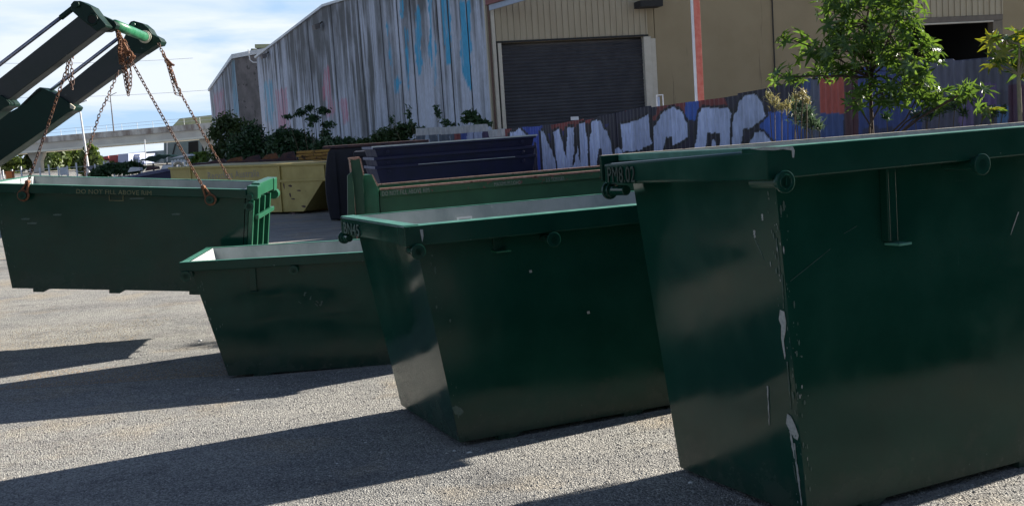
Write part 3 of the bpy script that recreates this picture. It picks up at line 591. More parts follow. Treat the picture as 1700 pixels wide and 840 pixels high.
TX = -5.35                        # rear of the truck bed, just outside the picture on the left
def tb(name, x0, x1, y0, y1, z0, z1, m, bv=.02, par=arms): b = MB(); b.box(x0-O.x, x1-O.x, y0-O.y, y1-O.y, z0-O.z, z1-O.z); return b.build(name, m, par, bevel=bv)
tb('chassis', -12.2, TX, 9.9, 11.1, .62, .92, M_black); tb('bed', -10.0, TX-.1, 9.25, 11.75, .93, 1.25, M_green)
cabn = tb('cab', -12.3, -10.3, 9.3, 11.7, .93, 2.9, M_green, .12); tb('window', -11.9, -10.8, 9.27, 9.295, 1.9, 2.6, M_black, .0, cabn); tb('window', -10.295, -10.27, 9.6, 11.4, 1.9, 2.6, M_black, .0, cabn); tb('headboard', -10.2, -10.05, 9.3, 11.7, 1.26, 2.5, M_green)
for (x, yy) in ((-6.4, 9.3), (-7.6, 9.3), (-11.3, 9.3), (-6.4, 11.4), (-7.6, 11.4), (-11.3, 11.4)):
    b = MB(); b.tube((x-O.x, yy-O.y, .5-O.z), (x-O.x, yy+.3-O.y, .5-O.z), .5, n=28); wl = b.build('wheel', M_black, arms, bevel=.04)
    b = MB(); b.tube((x-O.x, yy-.01-O.y, .5-O.z), (x-O.x, yy+.31-O.y, .5-O.z), .26, n=20); b.build('rim', M_trim, wl, bevel=.02)

# ================================================================== CHAINS
def link_mesh():
    n, k, r = 12, 5, .0042; V = []; Fc = []; a, bb = .010, .0115    # half straight length, bend radius
    for i in range(n):
        t = 2*math.pi*i/n; cx = math.cos(t)*bb; cz = math.sin(t)*bb + (a if math.sin(t) > 1e-6 else -a if math.sin(t) < -1e-6 else 0)
        nx, nz = math.cos(t), math.sin(t)
        for j in range(k): p = 2*math.pi*j/k; V.append((cx+nx*r*math.cos(p), r*math.sin(p), cz+nz*r*math.cos(p)))
    for i in range(n):
        for j in range(k): Fc.append((i*k+j, ((i+1) % n)*k+j, ((i+1) % n)*k+(j+1) % k, i*k+(j+1) % k))
    return meshof('link', V, Fc, True)
LK = [link_mesh(), link_mesh()]; LK[0].materials.append(M_rustdk); LK[1].materials.append(M_rust)
def chain_run(parent, pts, org, orange=lambda f: 0, pitch=.033, size=1.):
    pts = [Vector(p) for p in pts]; seg = [(pts[i+1]-pts[i]).length for i in range(len(pts)-1)]; T = sum(seg); n = max(2, int(T/pitch)); k = 0
    for i in range(n):
        s_ = (i+.5)/n*T; j = 0; q = s_
        while j < len(seg)-1 and q > seg[j]: q -= seg[j]; j += 1
        p = pts[j].lerp(pts[j+1], q/seg[j]); dr_ = (pts[j+1]-pts[j]).normalized()
        o_ = bpy.data.objects.new('link', LK[1] if random.random() < orange(s_/T) else LK[0]); COL.objects.link(o_); o_.parent = parent
        o_.location = p-org; o_.rotation_mode = 'QUATERNION'; base = dr_.to_track_quat('Z', 'Y'); from_q = base @ Euler((0, 0, (math.pi/2 if i % 2 else 0)+random.uniform(-.25, .25)+.5)).to_quaternion()
        o_.rotation_quaternion = from_q; o_.scale = (size, size, size)
def sag(a, b, s_=.03, n=8):
    a, b = Vector(a), Vector(b); return [a.lerp(b, i/n)-Vector((0, 0, s_*4*(i/n)*(1-i/n))) for i in range(n+1)]
def hook(parent, lugp, top, org, r=.042):
    """forged lifting eye: open ring round the lug, flat cheek plates tapering up to the chain"""
    v = (Vector(top)-Vector(lugp)); v.y = 0; v.normalize(); c = Vector(lugp)+Vector((0, .03, 0))-org; b = MB()
    ang = math.atan2(v.z, v.x); q = Vector((0, 1, 0)).to_track_quat('Z', 'Y')
    b.torus(c, (0, 1, 0), r, .012, 22, 8)
    side = Vector((v.z, 0, -v.x))
    for s_ in (1, -1):
        b.prism([c+side*s_*r*1.15+v*.005+Vector((0, -.012, 0)), c+side*s_*r*.75+v*.05+Vector((0, -.012, 0)), c+side*s_*.012+v*.135+Vector((0, -.012, 0)), c+side*s_*.0+v*.12+Vector((0, -.012, 0)), c+side*s_*r*.35+v*.05+Vector((0, -.012, 0))][::s_], (0, .024, 0))
    b.tube(c+v*.125+Vector((0, -.026, 0)), c+v*.125+Vector((0, .026, 0)), .017, n=12)
    o_ = b.build('hook', M_rust, parent, bevel=.003)
    return Vector(lugp)+Vector((0, .03, 0))+v*.13
CG = 'chains between the lifting arms and the hanging bin'
T1 = at(118, 92, 9.75); ch = thing('lifting_chain', 'leftmost rusty chain, from under the near arm to the hanging bin', 'chain', T1, group=CG)
e = hook(ch, LUG1[0], at(110, 120, 9.65), T1); chain_run(ch, [at(118, 92, 9.75), at(112, 112, 9.72), at(104, 135, 9.7), at(96, 158, 9.68)]+sag(at(96, 158, 9.68), e, .012)[1:], T1, lambda f: .6 if .25 < f < .55 else .1)
chain_run(ch, [at(118, 92, 9.78), at(112, 100, 9.78), at(112, 120, 9.78), at(116, 135, 9.78), at(120, 148, 9.78), at(121, 135, 9.8), at(119, 115, 9.8), at(116, 95, 9.8)], T1, lambda f: .2)
chain_run(ch, [at(117, 88, 9.74), at(121, 96, 9.74), at(119, 90, 9.72)], T1, lambda f: 1., size=1.2)
T2 = at(197, 118, 11.2); ch = thing('lifting_chain', 'thin dark chain slanting down left from the far arm', 'chain', T2, group=CG)
e = LUG1[3]+Vector((0, 0, .12)); chain_run(ch, sag(T2, at(165, 190, 11.0), .01, 4)+sag(at(165, 190, 11.0), at(141, 262, LUG1[3].y), .01, 5)[1:]+[LUG1[3]], T2, lambda f: .12)
T3 = at(190, 44, 9.82); ch = thing('lifting_chain', 'knotted orange chain from the near arm tip to the hanging bin', 'chain', T3, group=CG)
k3 = at(215, 96, 9.72); e = hook(ch, LUG1[1], at(215, 100, 9.7), T3)
for dx in (0, 5, -3, 8): chain_run(ch, [at(190, 44, 9.82), at(197+dx*.4, 60, 9.8-.004*dx), at(203+dx, 76, 9.78+.004*dx), at(210+dx*.7, 92, 9.75)], T3, lambda f: .95, size=1.1)
chain_run(ch, sag(k3, e, .012), T3, lambda f: .08 if f < .5 else .3)
chain_run(ch, [at(202, 82, 9.74), at(203, 100, 9.74), at(205, 120, 9.74), at(209, 142, 9.74), at(213, 157, 9.74), at(217, 140, 9.75), at(217, 120, 9.76), at(215, 98, 9.76)], T3, lambda f: .4)
chain_run(ch, [at(206, 78, 9.7), at(208, 100, 9.7), at(210, 125, 9.7), at(213, 150, 9.7), at(211, 125, 9.71), at(206, 100, 9.72)], T3, lambda f: .5)
chain_run(ch, [at(200, 68, 9.72), at(198, 85, 9.72), at(201, 104, 9.72), at(207, 92, 9.7), at(215, 88, 9.7), at(222, 96, 9.72), at(213, 104, 9.7)], T3, lambda f: .95, size=1.25)
b = MB(); c = k3-T3; b.torus(c+Vector((.01, -.03, .02)), (.2, 1, 0), .03, .011, 14, 6, a0=0, a1=4.6); b.tube(c+Vector((.0, -.03, .05)), c+Vector((-.03, -.03, .12)), .014, n=8); b.build('shortening_hook', M_rust, ch)
T4 = at(263, 72, 11.28); ch = thing('lifting_chain', 'rightmost rusty chain, running down from the tip of the far arm', 'chain', T4, group=CG)
k4 = at(297, 150, 11.1)
chain_run(ch, sag(T4, k4, .01, 5)+sag(k4, at(383, 300, LUG1[4].y), .015, 6)[1:]+[LUG1[4]], T4, lambda f: .5 if f < .35 else .25)
chain_run(ch, [at(277, 104, 11.15), at(282, 122, 11.15), at(287, 140, 11.15), at(291, 156, 11.15), at(299, 158, 11.15), at(298, 148, 11.15)], T4, lambda f: .5)
chain_run(ch, [at(270, 86, 11.16), at(276, 100, 11.16), at(283, 112, 11.14), at(289, 130, 11.14), at(294, 146, 11.14)], T4, lambda f: .8, size=1.2)
b = MB(); c = at(286, 113, 11.12)-T4; b.torus(c, (.2, 1, 0), .03, .012, 14, 6, a0=-1.5, a1=2.4); b.tube(c+Vector((.0, 0, .03)), c+Vector((-.05, 0, .09)), .013, n=8); b.build('shortening_hook', M_rust, ch)

# ================================================================== BINS FURTHER BACK
# long green bin with a rusted rim and a tall end frame
P = at(630, 313, 16.4); Q = at(985, 283, 17.3)
yaw = math.atan2(Q.y-P.y, Q.x-P.x); ty = -math.atan2(Q.z-P.z, math.hypot(Q.x-P.x, Q.y-P.y)); Lg = 5.6
rt = thing('skip_bin', 'long green bin with a rusted pink rim and tall end post', 'skip bin', (P.x, P.y, .02), (0, 0, yaw), 'large bins parked at the back of the yard'); hg = P.z-.02; sl = -math.tan(ty)
b = MB(); Wg = 1.7; th = .02
def zt(x): return hg+sl*x
for (x0, x1, y0, y1) in ((0, Lg, .06, .08), (0, Lg, Wg-.08, Wg-.06), (0, .02, .0805, Wg-.0805), (Lg-.02, Lg, .0805, Wg-.0805)):
    b.hexa([(x0, y0, .05), (x1, y0, .05), (x1, y1, .05), (x0, y1, .05)], [(x0, y0, zt(x0)-.03), (x1, y0, zt(x1)-.03), (x1, y1, zt(x1)-.03), (x0, y1, zt(x0)-.03)])
b.box(0, Lg, .06, Wg-.06, 0, .049); b.build('body', mat('mid_green_paint', (.010, .085, .038), (.018, .11, .05), rough=.45, scale=2, spots=[((.12, .06, .03), .72, 6.), ((.3, .3, .25), .80, 20.)]), rt)
for (y0, y1) in ((0, .0595), (Wg-.0595, Wg)):
    b = MB(); b.hexa([(0, y0, zt(0)-.13), (Lg, y0, zt(Lg)-.13), (Lg, y1, zt(Lg)-.13), (0, y1, zt(0)-.13)], [(0, y0, zt(0)-.03), (Lg, y0, zt(Lg)-.03), (Lg, y1, zt(Lg)-.03), (0, y1, zt(0)-.03)])
    sr = b.build('side_rim', mat('worn_green_band', (.014, .08, .036), (.03, .11, .05), rough=.5, scale=4, spots=[((.14, .07, .05), .58, 7.)]), rt, bevel=.005)
    b = MB(); b.hexa([(0, y0-.015, zt(0)-.029), (Lg, y0-.015, zt(Lg)-.029), (Lg, y1+.01, zt(Lg)-.029), (0, y1+.01, zt(0)-.029)], [(0, y0-.015, zt(0)), (Lg, y0-.015, zt(Lg)), (Lg, y1+.01, zt(Lg)), (0, y1+.01, zt(0))]); b.build('rim_flange', M_rustrim, rt, bevel=.006)
BG = Bin(rt, Lg, Wg, hg, 0, 0, 0, 0)
p = BG.on(634, 325, 1, -.003); text('warning_lettering', 'DO NOT FILL ABOVE RIM', .098, M_letterw, rt, (p.x, -.003, zt(p.x)-.115), (R(90), -math.atan(sl), 0), xs=.62)
p = BG.on(820, 303, 1, -.003); text('warning_lettering', 'MAXIMUM LOAD', .086, M_letterw, rt, (p.x, -.003, zt(p.x)-.115), (R(90), -math.atan(sl), 0), xs=.62)
p = BG.on(906, 296, 1, -.003); text('warning_lettering', '3.5 TONNES', .086, M_letterw, rt, (p.x, -.003, zt(p.x)-.115), (R(90), -math.atan(sl), 0), xs=.62)
def back(px, Y, th, m, name, parent, org, bevel=.006, tk=(0, 1, 0)):
    b = MB(); b.prism([at(x, y, Y)-org for (x, y) in px], Vector(tk)*th); o_ = b.build(name, m, parent, bevel=bevel); return o_
# end frame built in world units, then hung under the bin
IM = (Matrix.Translation(rt.location) @ rt.rotation_euler.to_matrix().to_4x4()).inverted()
def hang(px, Y, th, m, name, bevel=.006):
    b = MB(); b.prism([IM @ at(x, y, Y) for (x, y) in px], (0, th, 0)); return b.build(name, m, rt, bevel=bevel)
M_g3 = mat('deep_green_paint', (.008, .05, .026), (.014, .068, .036), rough=.5, scale=3, spots=[((.2, .1, .06), .72, 12.)])
hang([(602, 291), (617, 290), (628, 314), (634, 400), (606, 402), (602, 330)], 16.35, .5, M_green_b, 'end_panel')
hang([(580, 264), (597, 262), (603, 291), (608, 402), (588, 404), (583, 290)], 16.25, .12, M_g3, 'end_post')
hang([(579, 262.5), (597, 260.5), (597.5, 263), (589, 266), (580, 265)], 16.24, .14, M_rustrim, 'post_cap', .002)
hang([(579, 264), (581.5, 264), (589, 330), (595, 402), (592.5, 402), (586, 330)], 16.22, .02, M_rustrim, 'edge_strip', .001)
hang([(597, 263), (599, 263), (605, 291), (603, 291)], 16.22, .02, M_rustrim, 'edge_strip', .001)
hang([(617, 290), (619, 290), (629, 309), (627, 310)], 16.32, .02, M_rustrim, 'edge_strip', .001)
hang([(577, 292), (584, 285), (588, 320), (592, 404), (578, 404)], 16.15, .05, M_g3, 'end_gusset')

# stack of three navy bins standing behind the long green one
P = at(622, 244, 19.4); Q = at(897, 236, 20.2); yawn = math.atan2(Q.y-P.y, Q.x-P.x); Ln = math.hypot(Q.x-P.x, Q.y-P.y)-.1
for k, (ztop, yo, lab) in enumerate([(P.z, 0, 'top bin of the navy stack, a pale line along its rim'), (at(622, 262, 19.4).z, 0, 'second bin down in the navy stack'), (at(622, 277, 19.4).z, 0, 'lowest bin of the navy stack, tapering to the ground')]):
    hh = 1.15 if k < 2 else ztop; z0 = ztop-hh; e = .012*k
    B = make_bin(lab, (P.x-.0*k, P.y, z0), (0, -.006, yawn), Ln, 1.35, hh, .28, .28, .028-e*.4, .05, 'nested navy skip bins', wt=.18-.02*k, mats=(M_navy, M_navy, M_dknavy), skids=False, seed=20+k)
    rr = B.root
    if k == 0:
        b = MB(); b.box(-.052, Ln+.052, -.036, -.0285, hh-.012, hh+.012); b.build('rim_edge', M_trim, rr)
    for c_ in rr.children:
        if c_.name.startswith('end_rim') and min(v.co.x for v in c_.data.vertices) < 0: c_.data.materials[0] = M_navyend  # paler end rims imitate light on the stack's left end
    if k == 2:
        b = MB(); b.box(.75, Ln-.4, -.048, -.03, hh-.02, hh-.012); b.build('worn_edge', M_trim, rr)
    for x in (.22, Ln-.25): lug(rr, (x, -.075, hh-.10), .07, 1, .03, ring=False, m=M_navy)
# navy bin seen end-on, left of the green end frame
P = at(549, 362, 24.6); nb = thing('skip_bin', 'dark navy bin seen end-on with a rounded end, right of the yellow bins', 'skip bin', (P.x, P.y, 0), (0, 0, .15), 'large bins parked at the back of the yard')
b = MB(); pts = []
for i in range(9): t = i/8; pts.append((.06*t-.09*math.sin(math.pi*t)**.8, 0, .03+1.5*t))
pts += [(.12, 0, 1.60), (2.2, 0, 1.62), (2.2, 0, .04)]
b.prism(pts[::-1], (0, 4.2, 0)); b.build('body', M_dknavy, nb, bevel=.02)
b = MB(); b.box(-.05, 2.3, -.06, 4.26, 1.60, 1.66); b.build('top_rim', M_dkrust, nb, bevel=.01)
b = MB()
for k in range(5): b.box(.15+.45*k, .21+.45*k, -.05, -.002, .05, 1.499)
b.build('rib', M_dknavy, nb)

P = at(598, 340, 21.6); nb = thing('skip_bin', 'dark navy bin added for its shadow, between the navy stack and green end post', 'skip bin', (P.x, P.y, 0), (0, 0, .12), 'large bins parked at the back of the yard')  # added bin, put here mainly to shade the ground beside it
b = MB(); b.hexa([(.25, 0, .03), (2.6, 0, .03), (2.6, 3.3, .03), (.25, 3.3, .03)], [(0, 0, 1.42), (2.8, 0, 1.42), (2.8, 3.3, 1.42), (0, 3.3, 1.42)]); b.build('body', M_dknavy, nb)
b = MB(); b.box(-.05, 2.85, -.05, 3.35, 1.421, 1.52); b.build('top_rim', M_dknavy, nb, bevel=.01)

# yellow bin with lettering
P = at(543, 271, 27.5); Q = at(282, 279, 30.4); yl = math.atan2(P.y-Q.y, P.x-Q.x); Ly = math.hypot(P.x-Q.x, P.y-Q.y)
yb = thing('skip_bin', 'dull yellow bin with a tapered end and faded Recyclers Australia lettering', 'skip bin', (Q.x, Q.y, 0), (0, 0, yl), 'large bins parked at the back of the yard')
BY = Bin(yb, Ly, 1.7, P.z, 0, 0, 0, 0); BY.M = Matrix.Translation(yb.location) @ Matrix.Rotation(yl, 4, 'Z'); BY.I = BY.M.inverted()
def ypx(x, y, off=0.): p = BY.on(x, y, 1, off); return p
zt0, zt1 = Q.z, P.z
def zy(x): return zt0+(zt1-zt0)*x/Ly
pb_ = ypx(536, 301); pc = ypx(505, 358); zb = .06
body = [(0.5, 0, zb), (pc.x, 0, zb), (pb_.x, 0, pb_.z), (Ly, 0, zy(Ly)-.45), (Ly, 0, zy(Ly)-.04), (0, 0, zy(0)-.04), (0, 0, .5)]
b = MB(); b.prism(body, (0, 1.7, 0)); b.build('body', M_yellow, yb, bevel=.01)
b = MB(); b.hexa([(-.03, -.05, zy(0)-.04), (Ly+.03, -.05, zy(Ly)-.04), (Ly+.03, 1.75, zy(Ly)-.04), (-.03, 1.75, zy(0)-.04)], [(-.03, -.05, zy(0)+.02), (Ly+.03, -.05, zy(Ly)+.02), (Ly+.03, 1.75, zy(Ly)+.02), (-.03, 1.75, zy(0)+.02)]); b.build('top_rim', M_yellow, yb, bevel=.01)
zr = ypx(463, 301).z
b = MB(); b.box(.2, Ly+.01, -.045, -.001, zr-.03, zr+.03); b.build('mid_rail', M_yellow, yb, bevel=.006)
for x in (316, 464, 538):
    p = ypx(x, 290); b = MB(); b.box(p.x-.05, p.x+.05, -.04, -.001, zr+.031, zy(p.x)-.041); b.build('post', M_yellow, yb, bevel=.006)
p = ypx(466, 330); b = MB(); b.box(p.x-.05, p.x+.05, -.04, -.001, zb, zr-.031); b.build('post', M_yellow, yb, bevel=.006)
p = ypx(345, 298, -.004); p2 = ypx(438, 293, -.004)
text('sign_lettering', 'Recyclers Australia', .27, M_letterg, yb, (p.x, -.004, p.z), (R(90), -math.atan2(p2.z-p.z, p2.x-p.x), 0), xs=(p2.x-p.x)/2.38, depth=.001)
for (x, y, w_, h_) in [(478, 308, 9, 3), (492, 316, 10, 2), (480, 322, 4, 6), (483, 330, 9, 2), (500, 342, 10, 3), (482, 354, 12, 4), (470, 306, 3, 8)]:
    a = ypx(x, y, 0); ww = w_*.016; hh = h_*.016; b = MB()
    b.prism([(a.x, -.002, a.z), (a.x+ww*.6, -.002, a.z+hh*.3), (a.x+ww, -.002, a.z-.2*hh), (a.x+ww*.8, -.002, a.z-hh), (a.x+.3*ww, -.002, a.z-.7*hh)][::-1], (0, -.002, 0)); b.build('rust_patch', M_dkrust, yb)
# rusted yellow nested stack behind it
for k in range(4):
    z = at(500, 251+5.2*k, 31).z; P = at(492-2*(k == 1)+1.5*k, 255, 30.8)
    s_ = thing('skip_bin', ['topmost bin of the rusted yellow stack, its rim flaking', 'second rusted bin of the yellow stack', 'third rusted bin of the yellow stack', 'lowest bin of the rusted yellow stack, its tapered end showing'][k], 'skip bin', (P.x, P.y, 0), (0, 0, .06), 'nested rusted yellow bins')
    b = MB(); b.box(0, 2.3, 0, .09, z-.075, z); b.box(0, 2.3, 1.5, 1.59, z-.075, z); b.box(0, .08, .0905, 1.4995, z-.075, z); b.box(2.22, 2.3, .0905, 1.4995, z-.075, z); b.build('rim', M_yrust, s_, bevel=.012)
    b = MB(); zz = .05 if k == 3 else z-.5
    b.hexa([(.35+.02*k, .2+.02*k, zz), (1.95-.02*k, .2+.02*k, zz), (1.95-.02*k, 1.4-.02*k, zz), (.35+.02*k, 1.4-.02*k, zz)], [(.06, .06, z-.076), (2.24, .06, z-.076), (2.24, 1.53, z-.076), (.06, 1.53, z-.076)]); b.build('body', M_yrust, s_)
P = at(557, 262, 29.0); s_ = thing('skip_bin', 'tall rusted yellow bin end between the yellow bin and the navy one', 'skip bin', (P.x-1.5, P.y, 0), (0, 0, .1), 'nested rusted yellow bins')
b = MB(); b.hexa([(.1, 0, .0), (1.5, 0, .0), (1.5, 1.6, .0), (.1, 1.6, .0)], [(0, 0, 1.28), (1.7, 0, 1.28), (1.7, 1.6, 1.28), (0, 1.6, 1.28)]); b.build('body', M_yrust, s_)
b = MB()
for k in range(6): b.box(.9, 1.74, -.05, -.003, 1.25-.11*k, 1.30-.11*k)
b.build('ledge', M_yrust, s_, bevel=.01)
# dark rusted bin behind the yellow one
P = at(318, 272, 32.5); Q = at(492, 262, 33.0); yw = math.atan2(Q.y-P.y, Q.x-P.x); LL = math.hypot(Q.x-P.x, Q.y-P.y)
s_ = thing('skip_bin', 'low dark rusted bin whose rim shows above the yellow bin', 'skip bin', (P.x, P.y, 0), (0, 0, yw), 'large bins parked at the back of the yard')
b = MB(); b.hexa([(.3, 0, .03), (LL, 0, .03), (LL, 1.8, .03), (.3, 1.8, .03)], [(0, 0, P.z-.12), (LL, 0, Q.z-.12), (LL, 1.8, Q.z-.12), (0, 1.8, P.z-.12)]); b.build('body', M_dkrust, s_)
b = MB(); b.hexa([(0, -.06, P.z-.119), (LL, -.06, Q.z-.119), (LL, 1.86, Q.z-.119), (0, 1.86, P.z-.119)], [(0, -.06, P.z), (LL, -.06, Q.z), (LL, 1.86, Q.z), (0, 1.86, P.z)]); b.build('top_rim', M_dkrust, s_, bevel=.02)
for k in range(5):
    x = LL*(.15+.17*k); b = MB(); b.prism([(x, -.03, P.z+(Q.z-P.z)*x/LL+.001), (x+.5, -.03, P.z+(Q.z-P.z)*(x+.5)/LL+.001), (x+.45, -.03, P.z+.09+.02*k), (x+.15, -.03, P.z+.05+.02*k)], (0, .5, 0)); b.build('scrap_piece', [M_dkrust, M_rust][k % 2], s_)

# blue bin and clutter far left
P = at(192, 287, 36); s_ = thing('skip_bin', 'low bright navy bin far off behind the hanging bin, left of the yellow one', 'skip bin', (P.x, P.y, 0), (0, 0, .12), 'large bins parked at the back of the yard')
zz = at(240, 281, 36).z
b = MB(); b.hexa([(.2, 0, .0), (1.8, 0, .0), (1.8, 1.5, .0), (.2, 1.5, .0)], [(0, 0, zz-.35), (2., 0, zz-.08), (2., 1.5, zz-.08), (0, 1.5, zz-.35)]); b.build('body', M_navy, s_)
b = MB(); b.prism([(-.05, -.05, zz-.345), (2.05, -.05, zz-.075), (2.05, -.05, zz), (1.0, -.05, zz-.08), (-.05, -.05, zz-.3)], (0, 1.6, 0)); b.build('top_rim', M_navyend, s_, bevel=.01)
for k, x in enumerate((.45, .95, 1.4, 1.75)):
    b = MB(); a0 = random.uniform(0, 3); c = Vector((x, .4+.2*k, zz-.02)); 
    if k == 3: b.torus(c, (0, 1, .1), .14, .05, 16, 7)
    else: b.prism([(c.x-.2, c.y, c.z-.05), (c.x+.22, c.y, c.z-.02), (c.x+.2, c.y, c.z+.07), (c.x-.1, c.y, c.z+.1)], (0, .3, 0))
    tag(b.build('scrap', [M_trim, M_dkrust, M_white, M_clad][k], loc=(P.x, P.y, 0)), ['pale bent scrap sheet sticking out of the far navy bin', 'dark scrap piece on the far navy bin', 'white scrap offcut on the far navy bin', 'round pale ring lying on the far navy bin'][k], 'scrap', 'scrap lying on the far bins')
# green shade cloth on a frame
P = at(232, 285, 44); s_ = thing('shade_canopy', 'sagging green shade cloth over a dark metal frame beyond the bins', 'canopy', (P.x, P.y, 0))
b = MB(); V = []; n = 12
for j in range(5):
    for i in range(n+1): V.append((i/n*1.6, j*.5, at(232+i*5, 267-i*.5, 44).z+.16*math.sin(i/n*3.1)+.03*math.sin(i*2.3+j)-.02*j))
b.add(V, [(j*(n+1)+i, j*(n+1)+i+1, (j+1)*(n+1)+i+1, (j+1)*(n+1)+i) for j in range(4) for i in range(n)])
cl = b.build('cloth', M_tarp, s_); m_ = cl.modifiers.new('thick', 'SOLIDIFY'); m_.thickness = .02
for x in (0, .55, 1.1, 1.58):
    b = MB(); b.tube((x, .02, 0), (x, .02, at(240, 268, 44).z-.08), .03, n=8); b.build('post', M_dark, s_)
b = MB()
for z in (1.0, 1.3): b.box(0, 1.6, -.02, .02, z, z+.04)
b.build('rail', M_dark, s_)
# white slatted crate
P = at(285, 276, 40); s_ = thing('slatted_crate', 'white slatted cage standing between the green canopy and the yellow bin', 'crate', (P.x, P.y, 0))
zc = at(295, 262, 40).z
for k in range(6):
    b = MB(); b.box(k*.11, k*.11+.06, 0, .03, .3, zc-.05-.02*abs(k-2)); b.build('slat', M_white, s_)
b = MB(); b.box(-.02, .66, .031, .06, zc-.18, zc-.1); b.box(-.02, .66, .031, .06, .4, .48); b.build('rail', M_white, s_)
b = MB(); b.prism([(-.05, .0, zc-.02), (.3, 0, zc+.06), (.62, 0, zc+.10), (.72, 0, zc+.04), (.6, 0, zc+.02)], (0, .6, 0)); b.build('cover_sheet', M_white, s_)

# ================================================================== CONCRETE WAREHOUSE (long stained wall)
def paintmesh(name, V, Fc, cols, m, parent, smooth=False):
    me = bpy.data.meshes.new(name); me.from_pydata([tuple(v) for v in V], [], Fc); me.update()
    a = me.color_attributes.new('paint', 'FLOAT_COLOR', 'POINT'); a.data.foreach_set('color', np.asarray(cols, np.float32).ravel())
    if smooth: me.polygons.foreach_set('use_smooth', [True]*len(me.polygons))
    return obj(name, me, m, parent)
c0 = at(825, 215, 35.2); c1 = at(439, 250, 62.4)
WC = Wall(c1, math.atan2(c0.y-c1.y, c0.x-c1.x))         # s = 0 at the far left corner
LW = math.hypot(c0.y-c1.y, c0.x-c1.x)
s540, z540 = WC.sz(538, 12); s425, z425 = WC.sz(426, 97); s578, z578 = WC.sz(577, 0)
def ztop(s_):
    if s_ <= s540: return z425+(z540-z425)*s_/s540
    return z540+(z578-z540)/(s578-s540)*(s_-s540)
CYAN = [[(664, -5), (669, -5), (669, 30), (666, 33)], [(689, 20), (694, 11), (699, 22), (700, 50), (698, 72), (701, 100), (696, 128), (692, 110), (690, 75), (692, 40)],
        [(711, -5), (715, -5), (718, 30), (719, 69), (726, 72), (724, 90), (722, 101), (725, 140), (721, 142), (717, 105), (709, 95), (708, 82), (714, 73), (714, 40)],
        [(733, -5), (744, -5), (747, 30), (748, 62), (749, 110), (742, 108), (738, 60), (733, 40)], [(764, 8), (770, 2), (779, 5), (781, 45), (782, 70), (781, 100), (785, 148), (779, 150), (774, 128), (766, 120), (763, 90), (765, 50)],
        [(641, 41), (647, 45), (651, 90), (654, 125), (666, 130), (664, 150), (656, 153), (651, 128), (646, 90)], [(671, 49), (677, 50), (679, 82), (679, 145), (675, 148), (671, 90)]]
PALECY = [[(437, 140), (451, 135), (455, 180), (452, 207), (441, 200)], [(383, 103), (394, 100), (399, 190), (389, 190)]]
PINK = [[(457, 150), (475, 148), (482, 215), (462, 215)], [(538, 115), (547, 112), (556, 190), (545, 195), (536, 160)], [(354, 158), (371, 150), (376, 200), (360, 210)], [(560, 170), (575, 160), (580, 200), (568, 205)]]
CUTS = []
def wallcol(s_, z, zt_, px, py, seed=0):
    top = (zt_-z)
    base = np.stack([.52+0*s_, .555+0*s_, .655+0*s_], -1)
    st = fbm(s_*3.2, z*.16, 5+seed, 4); st2 = fbm(s_*9., z*.35, 9+seed, 4); big = fbm(s_*.35, z*.12, 2+seed, 3); lump = fbm(s_*1.2, z*.9, 33+seed, 4)
    grime = np.clip((st*.55+st2*.45-.47)*4.8+np.clip(1.35-top*.24+(big-.5)*2.6, -1.1, 1.5)*.8, 0, 1)
    grime = np.clip(grime*(.35+1.25*lump), 0, 1)
    dk = np.array([.055, .056, .058]); mid = np.array([.20, .205, .215])
    col = base*(1-grime[..., None])+(mid*(1-grime[..., None]*.5)+dk*grime[..., None]*.5)*grime[..., None]
    for c_ in CUTS:                 # damp runs down both sides of every joint
        dd = np.abs(s_-c_)+.06*fbm(z*1.5, s_*0+c_, 8); k_ = np.clip(1-dd/(.10+.16*_h(np.array([int(c_*10)]), np.array([3]), 5)[0]), 0, 1)*(.45+.55*fbm(z*.9, s_*2, 31)); col = col*(1-.8*k_[..., None])+np.array([.045, .045, .05])*.8*k_[..., None]
    wsh = np.clip((st2-.58)*7, 0, 1)*np.clip(top*.25, 0, 1)*.6
    col = col*(1-.5*wsh[..., None])+np.array([.52, .53, .58])*.5*wsh[..., None]
    jx = px+(fbm(s_*5, z*2., 70)-.5)*7; jy = py+(fbm(s_*7, z*1., 71)-.5)*22
    def soft(P_, c, amt, mot=.55):
        nonlocal col
        m_ = np.zeros(s_.shape, bool)
        for q in P_: m_ |= inpoly(jx, jy, q)
        a = amt*m_*np.clip((fbm(s_*10, z*.7, 44)-(.30 if mot > .5 else .36))*6, 0, 1)
        col = col*(1-a[..., None])+np.array(c)*a[..., None]
    soft(CYAN, (.05, .36, .60), .95); soft(PALECY, (.12, .40, .58), .65, .4); soft(PINK, (.60, .17, .24), .6, .4)
    return col
